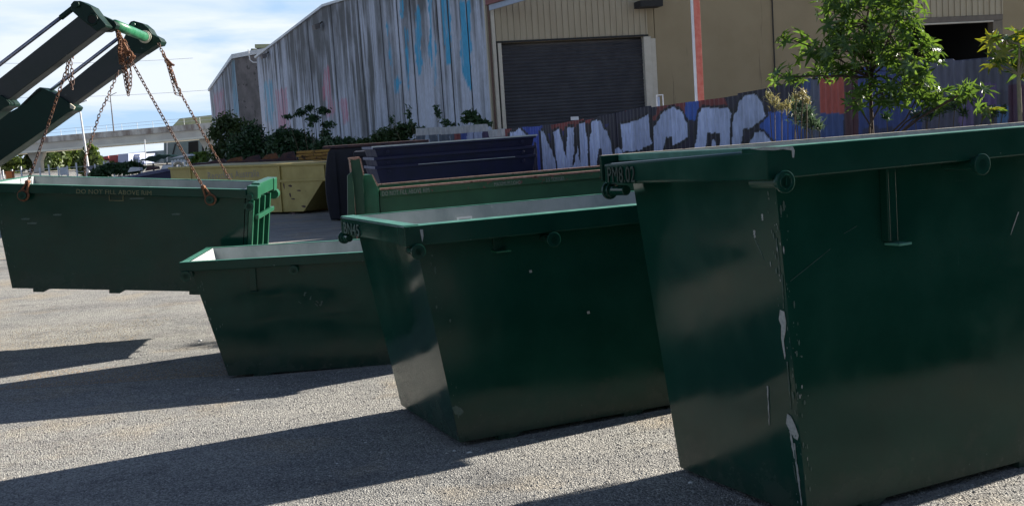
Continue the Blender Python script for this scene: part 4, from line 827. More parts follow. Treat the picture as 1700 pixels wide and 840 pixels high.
def wall_panels(W_, cuts, ztf, parent, seed=0, ds=.085, dz=.11, thick=.18, gap=.04):
    for i in range(len(cuts)-1):
        a, b_ = cuts[i]+gap, cuts[i+1]-gap
        ns = max(2, int((b_-a)/ds)); nz_ = int(ztf((a+b_)/2)/dz)
        S = np.linspace(a, b_, ns+1); K = np.linspace(0, 1, nz_+1); SS, KK = np.meshgrid(S, K); T = np.vectorize(ztf)(SS); ZZ = KK*T
        X = W_.P.x+W_.d.x*SS; Y = W_.P.y+W_.d.y*SS; px, py = projpx(np.stack([X, Y, ZZ], -1))
        C = wallcol(SS, ZZ, T, px, py, seed); C = np.concatenate([C, np.ones(C.shape[:-1]+(1,))], -1).reshape(-1, 4)
        V = [(X.flat[j], Y.flat[j], ZZ.flat[j]) for j in range(X.size)]; w_ = ns+1
        Fc = [(j*w_+k, j*w_+k+1, (j+1)*w_+k+1, (j+1)*w_+k) for j in range(nz_) for k in range(ns)]
        # returns at the joints and the top give the panel its thickness
        n0 = len(V); off = Vector((-W_.n.x*thick, -W_.n.y*thick, 0)); ring = [(0, 0), (ns, 0), (ns, nz_), (0, nz_)]
        cor = [Vector(V[r_[1]*w_+r_[0]]) for r_ in ring]; V += [tuple(c_+off) for c_ in cor]; V += [tuple(c_) for c_ in cor]
        for q in range(4): Fc.append((n0+4+q, n0+(q), n0+(q+1) % 4, n0+4+(q+1) % 4))
        Fc.append((n0+3, n0+2, n0+1, n0)); C = np.concatenate([C, np.tile([[.1, .1, .1, 1]], (8, 1))])
        paintmesh('concrete_panel', V, Fc, C, M_conc, parent)
wh = thing('warehouse', 'long warehouse side wall of mould-streaked concrete panels with cyan paint runs', 'warehouse')
cuts = [0.]+sorted(WC.sz(x, 100)[0] for x in (463, 515, 556, 601, 638, 665, 687, 731, 749, 780))+[LW]
CUTS[:] = cuts[1:-1]
wall_panels(WC, cuts, ztop, wh)
CUTS[:] = []
b = MB(); n_ = WC.n
def seg(Wl, s0, z0, s1, z1, th, off0, off1, mb):
    P_ = [Wl.pt(s0, z0, off0), Wl.pt(s1, z1, off0), Wl.pt(s1, z1, off1), Wl.pt(s0, z0, off1)]
    mb.hexa(P_, [p_+Vector((0, 0, th)) for p_ in P_])
for (a, c_) in ((0, s540), (s540+.005, LW)): seg(WC, a, ztop(a)+.002, c_, ztop(c_), .11, .10, -.5, b)
b.build('roof_trim', M_trim, wh)
b = MB(); P_ = [WC.pt(0, 0, -.2), WC.pt(LW, 0, -.2), WC.pt(LW, 0, -14), WC.pt(0, 0, -14)]
zz = [ztop(0), ztop(LW)]; b.hexa(P_, [P_[0]+Vector((0, 0, ztop(0)-.05)), P_[1]+Vector((0, 0, ztop(LW)-.05)), P_[2]+Vector((0, 0, ztop(LW)-.05)), P_[3]+Vector((0, 0, ztop(0)-.05))]); b.build('building_core', M_gap, wh)
# floodlights
for k, (x, y, lab) in enumerate([(536, 44, 'small flood lamp high on the stained concrete wall'), (447, 93, 'small flood lamp at the roof edge of the concrete wall near its far corner')]):
    s_, z = WC.sz(x, y); c = WC.pt(s_, z, .12); f = thing('wall_floodlight', lab, 'floodlight', c, (0, 0, WC.yaw))
    b = MB(); b.hexa([(-.2, -.28, -.16), (.2, -.28, -.16), (.2, -.06, -.1), (-.2, -.06, -.1)], [(-.22, -.34, .05), (.22, -.34, .05), (.22, -.06, .14), (-.22, -.06, .14)]); b.build('housing', M_concd, f, bevel=.01)
    b = MB(); b.tube((0, -.1, .05), (0, .11, .2), .03, n=8); b.build('bracket', M_gap, f)

# second concrete building further off
d0 = at(402, 240, 74); e0 = at(356, 240, 112); f0 = at(446, 240, 72.0)
w2 = thing('warehouse', 'farther concrete warehouse with pink paint runs at the left end of the row', 'warehouse')
W2 = Wall(e0, math.atan2(d0.y-e0.y, d0.x-e0.x)); L2 = math.hypot(d0.y-e0.y, d0.x-e0.x); za = W2.sz(347, 153)[1]; zb_ = W2.sz(387, 99)[1]
f2 = lambda s_: za+(zb_-za)*s_/L2
wall_panels(W2, [0]+[L2*k/6 for k in range(1, 6)]+[L2], f2, w2, seed=7, ds=.3, dz=.2)
b = MB(); seg(W2, 0, f2(0)+.002, L2, f2(L2), .25, .15, -.4, b); b.build('roof_trim', M_trim, w2)
W3 = Wall(d0, math.atan2(f0.y-d0.y, f0.x-d0.x)); L3 = math.hypot(f0.y-d0.y, f0.x-d0.x)
b = MB(); P_ = [W3.pt(.02, 0), W3.pt(L3+3, 0), W3.pt(L3+3, 0, -10), W3.pt(.02, 0, -10)]; b.hexa(P_, [p_+Vector((0, 0, zb_-.05)) for p_ in P_]); b.build('end_wall', M_concd, w2)
b = MB(); seg(W3, 0, zb_-.045, L3+3, zb_+.02, .28, .15, -.4, b); b.build('roof_trim', M_trim, w2)
b = MB(); q = [at(412, 83, 71.5), at(415, 100, 71.5), at(420, 104, 71.5), at(428, 104, 71.5)]; b.path(q, .04, 6); b.build('downpipe', M_white, w2)
# pale green roofed block showing above it
P = at(414, 90, 90); gr = thing('roof_lantern', 'pale green gabled roof piece rising above the far concrete warehouse', 'roof', (P.x, P.y, 0))
def rel(x, y, Y): return at(x, y, Y)-Vector((P.x, P.y, 0))
b = MB(); b.prism([rel(412, 96, 90), rel(460, 94, 90), rel(440, 82, 90), rel(417, 81, 90)], (0, 8, 0)); b.build('wall', M_teal, gr)
b = MB(); b.prism([rel(418, 82, 89.8), rel(427, 97, 89.8), rel(470, 96, 89.8), rel(470, 82, 89.8)], (0, .15, 0)); b.build('roof', M_roofg, gr)
b = MB(); b.prism([rel(423, 80, 89.6), rel(470, 80, 89.6), rel(470, 73, 89.6), rel(423, 74, 89.6)], (0, 2, 0)); b.build('ridge_vent', M_roofg, gr)
b = MB(); b.prism([rel(412, 99, 90), rel(470, 99, 90), rel(470, 88, 90), rel(412, 90, 90)], (0, 6, 0)); b.prism([rel(414, 230, 90.1), rel(470, 230, 90.1), rel(470, 98, 90.1), rel(414, 99, 90.1)], (0, 5, 0)); b.build('lower_wall', M_teal, gr)

# ================================================================== CREAM FACTORY FRONT
D0 = at(833, 150, 35); WF = Wall(D0, R(13.5))
fx = lambda x, y=120: WF.sz(x, y)[0]
fz = lambda x, y: WF.sz(x, y)[1]
fac = thing('factory_front', 'cream factory front with a charcoal roller door behind the graffiti fence', 'factory', D0*1.0); fac.location = (WF.P.x, WF.P.y, 0); fac.rotation_euler = (0, 0, WF.yaw)
HT = 9.5
def fbox(name, s0, s1, z0, z1, y0, y1, m, parent=fac, bevel=0): b = MB(); b.box(s0, s1, y0, y1, z0, z1); return b.build(name, m, parent, bevel=bevel)
dl, dr_, dz = fx(835), fx(1071), fz(850, 74)
# roller door: curtain of horizontal slats
b = MB(); n = 42
for k in range(n):
    z0 = dz*k/n; z1 = dz*(k+1)/n; zm = (z0+z1)/2
    for (u0, u1, ya, yb) in ((0, .5, .19, .155), (.5, 1, .155, .19)):
        b.add([(dl, ya, z0+(z1-z0)*u0), (dr_, ya, z0+(z1-z0)*u0), (dr_, yb, z0+(z1-z0)*u1), (dl, yb, z0+(z1-z0)*u1)], [(0, 1, 2, 3)])
b.box(dl, dr_, .2, .24, 0, dz); rd = b.build('roller_door', M_door, fac); 
s_, z = WF.sz(956, 197); fbox('door_label', s_-.13, s_+.13, z-.05, z+.06, .12, .15, M_white, rd)
# frame left and right
pil = fx(816); 
fbox('door_frame', fx(829), dl, 0, dz+.05, -.02, .25, M_frame, bevel=.01)
fbox('corner_post', fx(820), fx(826), 0, HT, -.04, .25, M_frame, bevel=.01)
b = MB(); x = (fx(815)+fx(818))/2; b.tube((x, -.05, 0), (x, -.05, HT), .035, n=8); dp = b.build('downpipe', M_rustdk, fac)
fbox('corner_filler', fx(826)+.004, fx(829)-.004, 0, HT, .05, .25, M_gap); fbox('corner_filler', fx(813), fx(820)-.004, 0, HT, .06, .25, M_clad)
jr = fx(1088); fbox('door_frame', dr_, fx(1083), 0, dz+.05, -.02, .25, M_frame, bevel=.01); fbox('door_frame', fx(1083)+.003, fx(1091), 0, dz-.02, .0, .25, M_frame, bevel=.01)
# ribbed cladding over the door, one piece between ribs
x0, x1 = fx(820), fx(1079); n = 26
for k in range(n):
    a = x0+(x1-x0)*k/n; c_ = x0+(x1-x0)*(k+1)/n
    b = MB(); b.hexa([(a, .03, dz+.054), (c_-.05, .03, dz+.054), (c_-.05, .2, dz+.054), (a, .2, dz+.054)], [(a, .03, HT), (c_-.05, .03, HT), (c_-.05, .2, HT), (a, .2, HT)])
    b.hexa([(c_-.049, -.01, dz+.054), (c_-.012, -.01, dz+.054), (c_-.003, .2, dz+.054), (c_-.049, .2, dz+.054)], [(c_-.049, -.01, HT), (c_-.012, -.01, HT), (c_-.003, .2, HT), (c_-.049, .2, HT)]); b.build('cladding_strip', M_clad, fac)
fbox('cladding_flashing', x0, x1, dz+.0515, dz+.11, -.03, -.012, M_gap)
# smooth cream wall panels
cutx = [fx(1091)+.002, fx(1288), fx(1508)]
for a, c_ in zip(cutx[:-1], cutx[1:]): fbox('wall_panel', a+.012, c_-.012, 0, HT, .05, .25, M_cream, bevel=.008)
fbox('wall_panel', fx(1079)+.003, fx(1091)-.01, dz-.015, HT, .05, .25, M_cream)
fbox('wall_backing', fx(1075), fx(1520), 0, HT, .26, .3, M_gap)
s_, z = WF.sz(1286, 110); b = MB(); b.tube((s_, .0, 0), (s_, .0, HT), .022, n=8); b.build('conduit', M_gap, fac)
for yy in (70, 190): pass
# opening with ribbed band above, right
ol, orr, oz = fx(1508, 60), fx(1652, 60), fz(1600, 39)
x0, x1 = fx(1508, 20), fx(1665, 20); n = 16
for k in range(n):
    a = x0+(x1-x0)*k/n; c_ = x0+(x1-x0)*(k+1)/n
    b = MB(); b.box(a, c_-.05, .03, .2, oz+.25, HT); b.box(c_-.049, c_-.004, -.01, .2, oz+.25, HT); b.build('cladding_strip', M_clad, fac)
fbox('lintel', x0, x1, oz+.05, oz+.246, .0, .22, mat('brown_lintel_paint', (.12, .10, .08), (.16, .13, .10), rough=.6, scale=4), bevel=.01); fbox('lintel_lip', x0, fx(1650), oz, oz+.046, -.03, .2, M_frame)
fbox('opening_jamb', fx(1650)+.004, fx(1666), 0, oz+.04, .0, .3, mat('brown_jamb_paint', (.14, .115, .085), (.18, .15, .11), rough=.6, scale=4), bevel=.01)
b = MB(); b.box(ol, orr, 6, 6.1, 0, oz+1); b.box(ol-1, ol, .31, 6, 0, oz+1); b.box(orr+.3, orr+1, .31, 6, 0, oz+1); b.box(ol-1, orr+1, .31, 6, oz+1.003, oz+1.1); b.build('dark_room', M_dark, fac)
a = fx(1666)+.004
for k in range(3): fbox('wall_panel', a+k*3.4+.012, a+(k+1)*3.4-.012, 0, HT, .05, .25, M_cream, bevel=.008)
# awning beam with a red gutter
b = MB(); p0 = at(812, 18, 34.6); p1 = at(905, -9, 32.6); iv = Matrix.Rotation(-WF.yaw, 4, 'Z') @ Matrix.Translation((-WF.P.x, -WF.P.y, 0)); q0, q1 = iv @ p0, iv @ p1
b.prism([q0, q1, q1+Vector((0, 0, .16)), q0+Vector((0, 0, .16))], (.03, .1, 0)); b.build('awning_beam', M_bluegrey, fac)
b = MB(); b.prism([q0+Vector((-.1, -.02, .165)), q1+Vector((0, -.02, .165)), q1+Vector((0, -.02, .40)), q0+Vector((-.1, -.02, .34))], (.03, .2, 0)); b.build('awning_gutter', mat('dark_red_gutter', (.18, .04, .04), (.22, .06, .06), rough=.5), fac)
b = MB(); q = iv @ at(1092, 3, 34.9); b.box(q.x-.35, q.x+.4, -.7, -.1, q.z-.08, q.z+.12); b.build('awning_bracket', M_gap, fac)
# free-standing red and white post
P = gnd(1166, 300); P = at(1163, 150, 27.5); po = thing('steel_post', 'tall faded red post with a white left edge before the cream wall', 'post', (P.x, P.y, 0), (0, 0, R(9)))
b = MB(); b.box(-.075, .085, 0, .14, 0, 8); b.build('shaft', M_red, po, bevel=.006)
b = MB(); b.box(-.112, -.077, .01, .13, 0, 8); b.build('white_edge', M_white, po, bevel=.004)
b = MB(); zz = at(1163, 97, 27.5).z; b.torus((0, -.004, zz), (0, 1, 0), .035, .008, 12, 5); b.build('eye_bolt', M_red, po)
# small white frame on a post behind the fence
P = at(1091, 178, 27); wf = thing('frame_post', 'small white hoop showing over the fence left of the red post', 'post', (P.x, P.y, 0)); zt_ = at(1095, 159, 27).z
b = MB()
for x in (.0, .15): b.box(x-.012, x+.012, -.01, .01, 0, zt_)
b.box(-.012, .162, -.0105, .0105, zt_+.001, zt_+.022); b.build('hoop', M_white, wf)
b = MB(); b.box(.018, .07, -.006, .006, zt_-.35, zt_-.03); b.build('plate', M_bluegrey, wf)

# ================================================================== GRAFFITI FENCE
c8 = lambda L_, ox, oy, k: [(ox+x/k, oy+y/k) for (x, y) in L_]
A = lambda L_: c8(L_, 820, 130, 4.943); Bz = lambda L_: c8(L_, 1080, 130, 5.25)
LET = [A([(130, 540), (135, 450), (190, 430), (205, 412), (240, 440), (262, 470), (268, 540)]), A([(386, 430), (405, 430), (450, 545), (480, 600), (525, 800), (412, 800)]),
    A([(485, 450), (535, 415), (552, 500), (592, 660), (592, 800), (530, 800), (510, 640)]), A([(600, 400), (662, 405), (655, 540), (645, 800), (590, 800), (592, 640)]),
    A([(640, 800), (690, 560), (720, 800)]), A([(705, 380), (748, 358), (768, 520), (780, 800), (714, 800), (706, 600)]),
    A([(788, 800), (790, 450), (805, 440), (800, 380), (820, 345), (880, 350), (892, 410), (932, 430), (975, 600), (980, 700), (900, 680), (880, 580), (852, 580), (848, 700)]),
    A([(990, 620), (1000, 580), (1020, 562), (1050, 590), (1060, 620)]), A([(1042, 380), (1170, 350), (1275, 300), (1285, 500), (1300, 540), (1200, 590), (1060, 605)]),
    Bz([(30, 680), (30, 430), (110, 290), (200, 250), (270, 290), (320, 400), (325, 520), (190, 590), (180, 510), (140, 520), (110, 600), (105, 680)]),
    Bz([(385, 640), (420, 310), (445, 260), (690, 260), (705, 310), (690, 620), (600, 620), (605, 475), (500, 480), (470, 640)]), Bz([(525, 600), (545, 530), (575, 600)]),
    Bz([(712, 600), (715, 380), (780, 200), (830, 150), (910, 140), (960, 200), (1005, 330), (960, 370), (850, 450), (830, 430), (800, 450), (790, 600)]), Bz([(850, 580), (910, 480), (950, 460), (1000, 480), (1060, 560)])]
def fencecol(s_, z, px, py, ztp, low=False):
    n1 = fbm(s_*1.3, z*1.1, 3, 3); col = np.zeros(s_.shape+(3,)); col[:] = (.02, .016, .04)
    def put(m_, c, a=.95):
        nonlocal col
        mm = (m_*a)[..., None]; col = col*(1-mm)+np.array(c)*mm
    jx = px+(fbm(s_*6, z*6, 60)-.5)*2.5; jy = py+(fbm(s_*9, z*3, 61)-.5)*5
    band = (ztp-z)
    put(((band < .28) & (fbm(s_*.9, z*.2, 21, 2) > .52) & (px < 1275)), (.24, .035, .03)); put(((px > 855) & (px < 900) & (n1 > .5)), (.03, .07, .40)); put(((px > 905) & (px < 1040) & (band > .2) & (n1 > .47)), (.018, .025, .17))
    put(((px > 1138) & (px < 1160) & (py < 200)), (.025, .11, .46)); put((px > 1262) & (px < 1350) & (jy > 190-(px-1262)*.2), (.05, .14, .55)); put((px > 1330) & (px < 1400), (.05, .10, .30)); put((px > 1358) & (px < 1402) & (jy > 128) & (jy < 188+(fbm(s_*3, z*0, 5)-.5)*20), (.55, .09, .05))
    put((px >= 1345) & (px < 1362) & (n1 > .4), (.14, .15, .22)); put((px > 1402) & (px < 1530), (.022, .028, .085)); put((px > 1402) & (px < 1425), (.09, .02, .03)); put((px > 1425) & (px < 1530) & (n1 > .5), (.025, .05, .20)); put(px >= 1530, (.075, .072, .115))
    put((px > 1500) & (jy < 150), (.10, .10, .15)); put((jx > 1628) & (jx < 1655) & (jy > 138) & (jy < 186), (.16, .09, .27)); put((jx > 1592) & (jx < 1618) & (jy > 160), (.15, .10, .24)); put((jx > 1655) & (jx < 1690) & (jy > 176), (.09, .20, .42)); put((px > 1675) & (jy > 140), (.09, .03, .07))
    m_ = np.zeros(s_.shape, bool)
    for q in LET: m_ |= inpoly(jx, jy, q)
    # black outline, then the pale fill with drips
    mo = np.zeros(s_.shape, bool)
    for (ax, ay) in ((5, 0), (-5, 0), (0, 5), (0, -5)):
        for q in LET: mo |= inpoly(jx+ax, jy+ay, q)
    put(mo & ~m_, (.010, .009, .016)); sh = (.75+.5*fbm(s_*14, z*1.2, 77))[..., None]
    col = np.where(m_[..., None], np.array([.54, .60, .84])*sh, col)
    if low:
        kk = (ztp-z) < .2
        lx = px+(fbm(s_*4, z*3, 15)-.5)*4
        col[:] = (.075, .095, .13); put((n1 > .52), (.05, .06, .11)); put((lx > 754) & (lx < 764), (.20, .03, .03)); put((lx >= 765) & (lx < 776), (.03, .06, .27)); put((lx > 776) & (lx < 786), (.36, .40, .60)); put((lx > 787) & (lx < 801), (.34, .38, .55)); put(lx > 802, (.05, .03, .09)); put(lx > 812, (.14, .035, .035))
        put((fbm(s_*9, z*1.2, 19) > .62) & (lx < 750), (.28, .33, .42)); col = np.where(kk[..., None], np.array([.46, .46, .47]), col)
    return col
def fence_run(parent, P0, P1, tops, pitch, sheet, low=False, amp=.012, zlow=0., tilt=0.):
    W_ = Wall(P0, math.atan2(P1.y-P0.y, P1.x-P0.x)); Lf = math.hypot(P1.y-P0.y, P1.x-P0.x)
    ts_ = sorted(WS(W_, x, y) for (x, y) in tops); sa = [t[0] for t in ts_]; za_ = [t[1] for t in ts_]
    n = int(Lf/sheet)+1
    for i in range(n):
        a, c_ = i*sheet, min((i+1)*sheet+.02, Lf)
        if c_-a < .1: break
        ns = max(4, int((c_-a)/pitch*8)); zt_ = np.interp(np.linspace(a, c_, ns+1), sa, za_)+random.uniform(-.02, .02); nz_ = 92
        S = np.linspace(a, c_, ns+1); SS, KK = np.meshgrid(S, np.linspace(0, 1, nz_+1)); T = np.tile(zt_, (nz_+1, 1)); ZZ = zlow+(T-zlow)*KK
        off = amp*np.sin(SS*2*math.pi/pitch)+(.004 if i % 2 else -.002)
        X = W_.P.x+W_.d.x*SS+W_.n.x*off; Y = W_.P.y+W_.d.y*SS+W_.n.y*off
        px, py = projpx(np.stack([W_.P.x+W_.d.x*SS, W_.P.y+W_.d.y*SS, ZZ], -1)); C = fencecol(SS, ZZ, px, py, T, low)
        C = C*(.8+.4*_h(np.array([i]), np.array([4]), 3)[0] if not low else 1)
        C = np.concatenate([np.clip(C, 0, 1), np.ones(C.shape[:-1]+(1,))], -1).reshape(-1, 4); w_ = ns+1
        V = list(zip(X.ravel(), Y.ravel(), ZZ.ravel())); Fc = [(j*w_+k, j*w_+k+1, (j+1)*w_+k+1, (j+1)*w_+k) for j in range(nz_) for k in range(ns)]
        o_ = paintmesh('corrugated_sheet', V, Fc, C, M_fence, parent, True); md = o_.modifiers.new('thick', 'SOLIDIFY'); md.thickness = .004; md.offset = -1
    b = MB(); k = 0.
    while k < Lf:
        q = W_.pt(k, 0, -.08); zt_ = float(np.interp(k, sa, za_)); b = MB(); b.box(q.x-.04, q.x+.04, q.y-.04, q.y+.04, 0, zt_-.12); b.build('fence_post', M_bark, parent); k += 2.4
def WS(W_, x, y): return W_.sz(x, y)
fn = thing('corrugated_fence', 'long corrugated iron fence sprayed with white and black graffiti letters', 'fence')
PA = at(838, 215, 30); PB = at(1762, 80, 14); 
fence_run(fn, PA, Vector((PB.x+.6, PB.y-1.5, 0)), [(846, 213), (919, 208), (1002, 193), (1071, 178.6), (1200, 161), (1265, 150), (1360, 127), (1480, 104), (1580, 96), (1586, 99), (1646, 93), (1700, 80), (1760, 72)], .15, .76)
fn2 = thing('corrugated_fence', 'low corrugated fence with a white top band, before the concrete wall', 'fence')
PA2 = at(690, 214, 31.5); PB2 = at(840, 212, 30.6); fence_run(fn2, PA2, PB2, [(690, 213.5), (750, 209.5), (806, 205.5), (810, 206), (811, 216), (840, 213)], .15, .76, low=True)

# ================================================================== PLANTS
def leaf_star(lobes=7, cup=.12):
    V = [(0, 0, 0)]; n = lobes
    for i in range(n):
        a = -2.35+4.7*i/(n-1); ln = 1-.35*abs(i-(n-1)/2)/((n-1)/2); 
        for (f, da, r) in ((.30, -.30, .34), (.72, -.13, .62), (1, 0, 1), (.72, .13, .62)):
            rr = r*ln if r > .4 else r*.85
            V.append((math.sin(a+da)*rr, math.cos(a+da)*rr, -cup*rr*rr+(.06 if r == .62 else 0)))
        V.append((math.sin(a)*.5*ln, math.cos(a)*.5*ln, -.05))
    V.append((math.sin(2.35+.3)*.28, math.cos(2.35+.3)*.28, 0)); Fc = []
    for i in range(n):
        k = 1+i*5; nx_ = 1+(i+1)*5 if i < n-1 else len(V)-1
        Fc += [(0, k+4, k), (k, k+4, k+1), (k+1, k+4, k+2), (k+2, k+4, k+3), (k+3, k+4, nx_), (0, nx_, k+4)]
    return meshof('leaf', V, Fc)
LS = []
for m_ in (M_leaf, M_leafy):
    me = leaf_star(); me.materials.append(m_); LS.append(me)
def castor(root_px, Y, clumps, label, n_total, trunk_r, size, yellow=0., stem_m=M_bark, fill=30):
    base = at(root_px[0], root_px[1], Y); base.z = 0; t = thing('castor_plant', label, 'shrub', base)
    rnd = random.Random(int(root_px[0]))
    fork = at(root_px[0]+8, root_px[1]-75, Y)-base
    b = MB(); q = [Vector((0, 0, 0)), fork*.5+Vector((.05, 0, .02)), fork]; b.path(q, [trunk_r, trunk_r*.8, trunk_r*.6], 9); b.build('trunk', stem_m, t)
    fm = MB()
    for (cx, cy, rx, ry, dy) in clumps:
        C = at(cx, cy, Y+dy)-base; px2m = Y/F; RX, RY = rx*px2m, ry*px2m; RD = (RX+RY)/2*.9
        st = fork if C.z > fork.z-.1 else Vector((fork.x*.6, 0, max(.3, C.z*.6)))
        mid = st.lerp(C, .5)+Vector((rnd.uniform(-.1, .1), rnd.uniform(-.1, .1), rnd.uniform(-.02, .12)))
        b = MB(); b.path([st, mid, C], [trunk_r*.42, trunk_r*.3, .008], 6)
        n = max(3, int(n_total*rx*ry/sum(c_[2]*c_[3] for c_ in clumps)))
        for k in range(n):
            while True:
                d = Vector((rnd.uniform(-1, 1), rnd.uniform(-1, 1), rnd.uniform(-1, 1)))
                if d.length <= 1: break
            d = d.normalized()*(d.length**.55)
            p = C+Vector((d.x*RX, d.y*RD, d.z*RY)); s_ = size*rnd.uniform(.55, 1.15)
            o_ = bpy.data.objects.new('leaf', LS[1] if rnd.random() < yellow else LS[0]); COL.objects.link(o_); o_.parent = t; o_.location = p; o_.scale = (s_, s_, s_)
            nrm = Vector((d.x*.7+rnd.uniform(-.5, .5), d.y*.7-.25+rnd.uniform(-.6, .6), .55+d.z*.4+rnd.uniform(-.5, .6))).normalized()
            o_.rotation_euler = (nrm.to_track_quat('Z', 'Y') @ Euler((0, 0, rnd.uniform(0, 6.28))).to_quaternion()).to_euler()
            if k % 2 == 0: b.tube(C.lerp(p, .1), p, .005, .003, 4)
        b.build('branch', stem_m, t)
        for k in range(int(fill*rx*ry/900.)):
            d = Vector((rnd.gauss(0, .5), rnd.gauss(0, .5), rnd.gauss(0, .5))); p = C+Vector((d.x*RX, d.y*RD, d.z*RY)); q = Euler((rnd.uniform(0, 6), rnd.uniform(-1, 1), rnd.uniform(0, 6))).to_matrix(); s_ = size*rnd.uniform(.35, .8)
            fm.add([p+q@(Vector(v)*s_) for v in STAR], STARF)
    fm.build('small_leaves', M_leaf, t)['kind'] = 'stuff'
    return t
_st = leaf_star(5); STAR = [tuple(v.co) for v in _st.vertices]; STARF = [tuple(p.vertices) for p in _st.polygons]
castor((1436, 205), 13.4, [(1440, 40, 75, 45, 0), (1395, 85, 45, 35, -.1), (1480, 70, 60, 45, .1), (1440, 118, 60, 32, 0), (1520, 95, 42, 38, -.2), (1500, 140, 55, 28, -.1), (1450, -20, 80, 40, .1), (1535, 140, 30, 22, .1),
    (1318, 68, 27, 17, .15), (1302, 128, 20, 26, -.1), (1420, 168, 22, 13, -.2), (1612, 148, 26, 12, -.2), (1560, 165, 40, 16, .1), (1385, 20, 35, 30, .2), (1350, 132, 26, 14, .2), (1500, 8, 40, 30, -.2), (1470, 155, 50, 20, -.2), (1590, 158, 26, 13, 0), (1345, 95, 24, 16, .1)],
    'big sunlit castor oil bush with star-shaped leaves before the graffiti fence', 285, .032, .235, fill=3, stem_m=mat('dark_brown_stem', (.045, .03, .022), (.08, .05, .035), rough=.8, scale=12))
castor((1683, 200), 12.2, [(1655, 62, 20, 12, 0), (1662, 92, 22, 10, -.1), (1690, 70, 16, 18, 0), (1650, 108, 14, 10, 0), (1700, 100, 18, 30, .1), (1725, 60, 26, 30, 0), (1640, 178, 26, 9, .2)],
    'sparse castor oil plant with yellowing leaves at the right edge', 46, .035, .21, .45, M_rstem, fill=4)
def foliage(name, label, cat, base, blobs, n, ls, m, trunk=None, group=None, stems=6, stem_m=M_bark, flat_=.0):
    """blobs: (centre relative to base, radii); many small folded leaves in each blob"""
    t = thing(name, label, cat, base, group=group); V = []; Fc = []; vol = sum(b_[1][0]*b_[1][2] for b_ in blobs); rnd = np.random.default_rng(int(abs(base[0])*97+abs(base[1])*31))
    mb = MB()
    for (c, rr) in blobs:
        k = max(6, int(n*rr[0]*rr[2]/vol)); d = rnd.normal(size=(k, 3)); d /= np.linalg.norm(d, axis=1)[:, None]; d *= (rnd.random(k)**.42)[:, None]
        d *= (.45+.95*rnd.random((k, 1)))
        P_ = np.array(c)+d*np.array(rr); A1 = rnd.normal(size=(k, 3)); A1 /= np.linalg.norm(A1, axis=1)[:, None]; A2 = np.cross(A1, rnd.normal(size=(k, 3))); A2 /= np.linalg.norm(A2, axis=1)[:, None]
        s_ = ls*(.6+.8*rnd.random((k, 1))); q = np.stack([P_-A1*s_, P_+A2*s_*.42, P_+A1*s_, P_-A2*s_*.42], 1); q[:, :, 2] = np.maximum(q[:, :, 2], .01)
        n0 = len(V); V += q.reshape(-1, 3).tolist(); Fc += [(n0+4*i, n0+4*i+1, n0+4*i+2, n0+4*i+3) for i in range(k)]
        if stems: a = Vector((c[0]*.35, c[1]*.35, 0)); mb.path([a, Vector(((a.x+c[0])/2+.03, c[1]*.7, c[2]*.55)), Vector(c)], [.03*ls*6, .02*ls*6, .008*ls*6], 5)
    me = bpy.data.meshes.new('foliage'); me.from_pydata(V, [], Fc); me.update(); obj('foliage', me, m, t)
    if stems: mb.build('stem', stem_m, t)
    return t
def fpx(name, label, cat, Y, px_blobs, n, ls, m, group=None, depth=.7, **kw):
    xs = [b_[0] for b_ in px_blobs]; base = at(sum(xs)/len(xs), 260, Y); base.z = 0; bl = []
    for (x, y, rx, ry) in px_blobs:
        c = at(x, y, Y)-base; k = Y/F; bl.append(((c.x, random.uniform(-.3, .3)*k*rx, max(c.z, .05)), (rx*k, (rx+ry)/2*k*depth, ry*k)))
    return foliage(name, label, cat, base, bl, n, ls, m, group=group, **kw)
SG = 'shrubs growing along the concrete wall'
fpx('shrub', 'pale leafy shrub at the left end, before the far concrete warehouse', 'shrub', 46, [(375, 205, 22, 18), (358, 222, 14, 12), (400, 215, 18, 16), (385, 240, 30, 20), (415, 222, 12, 10), (365, 255, 22, 18)], 4940, .09, M_shrubl, SG)
fpx('shrub', 'dark dense shrub right of the pale one at the wall foot', 'shrub', 44, [(420, 225, 18, 22), (405, 245, 28, 22), (440, 245, 26, 18), (425, 262, 34, 18)], 5700, .09, M_shrub, SG)
fpx('shrub', 'broad dark shrub under the corner of the long concrete wall', 'shrub', 43, [(470, 225, 22, 13), (495, 230, 22, 14), (480, 250, 36, 20), (460, 240, 16, 14), (515, 245, 22, 16)], 6080, .08, M_shrub, SG)
fpx('shrub', 'low dark shrub between the broad one and the weeds', 'shrub', 40, [(545, 242, 26, 13), (575, 240, 24, 11), (560, 255, 40, 14), (600, 245, 22, 12)], 5320, .08, M_shrub, SG)
fpx('shrub', 'ragged green shrub behind the left end of the navy stack', 'shrub', 37, [(640, 228, 22, 14), (665, 220, 18, 13), (620, 240, 26, 12), (655, 242, 34, 13), (682, 215, 10, 12)], 5700, .07, leafm('mid_shrub_leaf', (.03, .065, .02), (.055, .095, .03), .2), SG)
fpx('sapling', 'thin sapling with layered leaf tufts against the stained wall', 'sapling', 42, [(478, 194, 9, 4), (500, 188, 12, 6), (515, 180, 8, 5), (537, 185, 13, 6), (520, 197, 12, 6), (545, 207, 12, 6), (540, 222, 10, 8), (516, 208, 7, 4)], 1178, .08, M_shrub)
fpx('weed', 'spindly weed stems against the wall above the low fence', 'weed', 35, [(650, 200, 6, 8), (679, 190, 5, 16), (728, 190, 5, 14), (722, 178, 3, 5), (740, 205, 8, 9), (752, 208, 8, 6), (700, 214, 12, 5)], 300, .07, M_shrub)
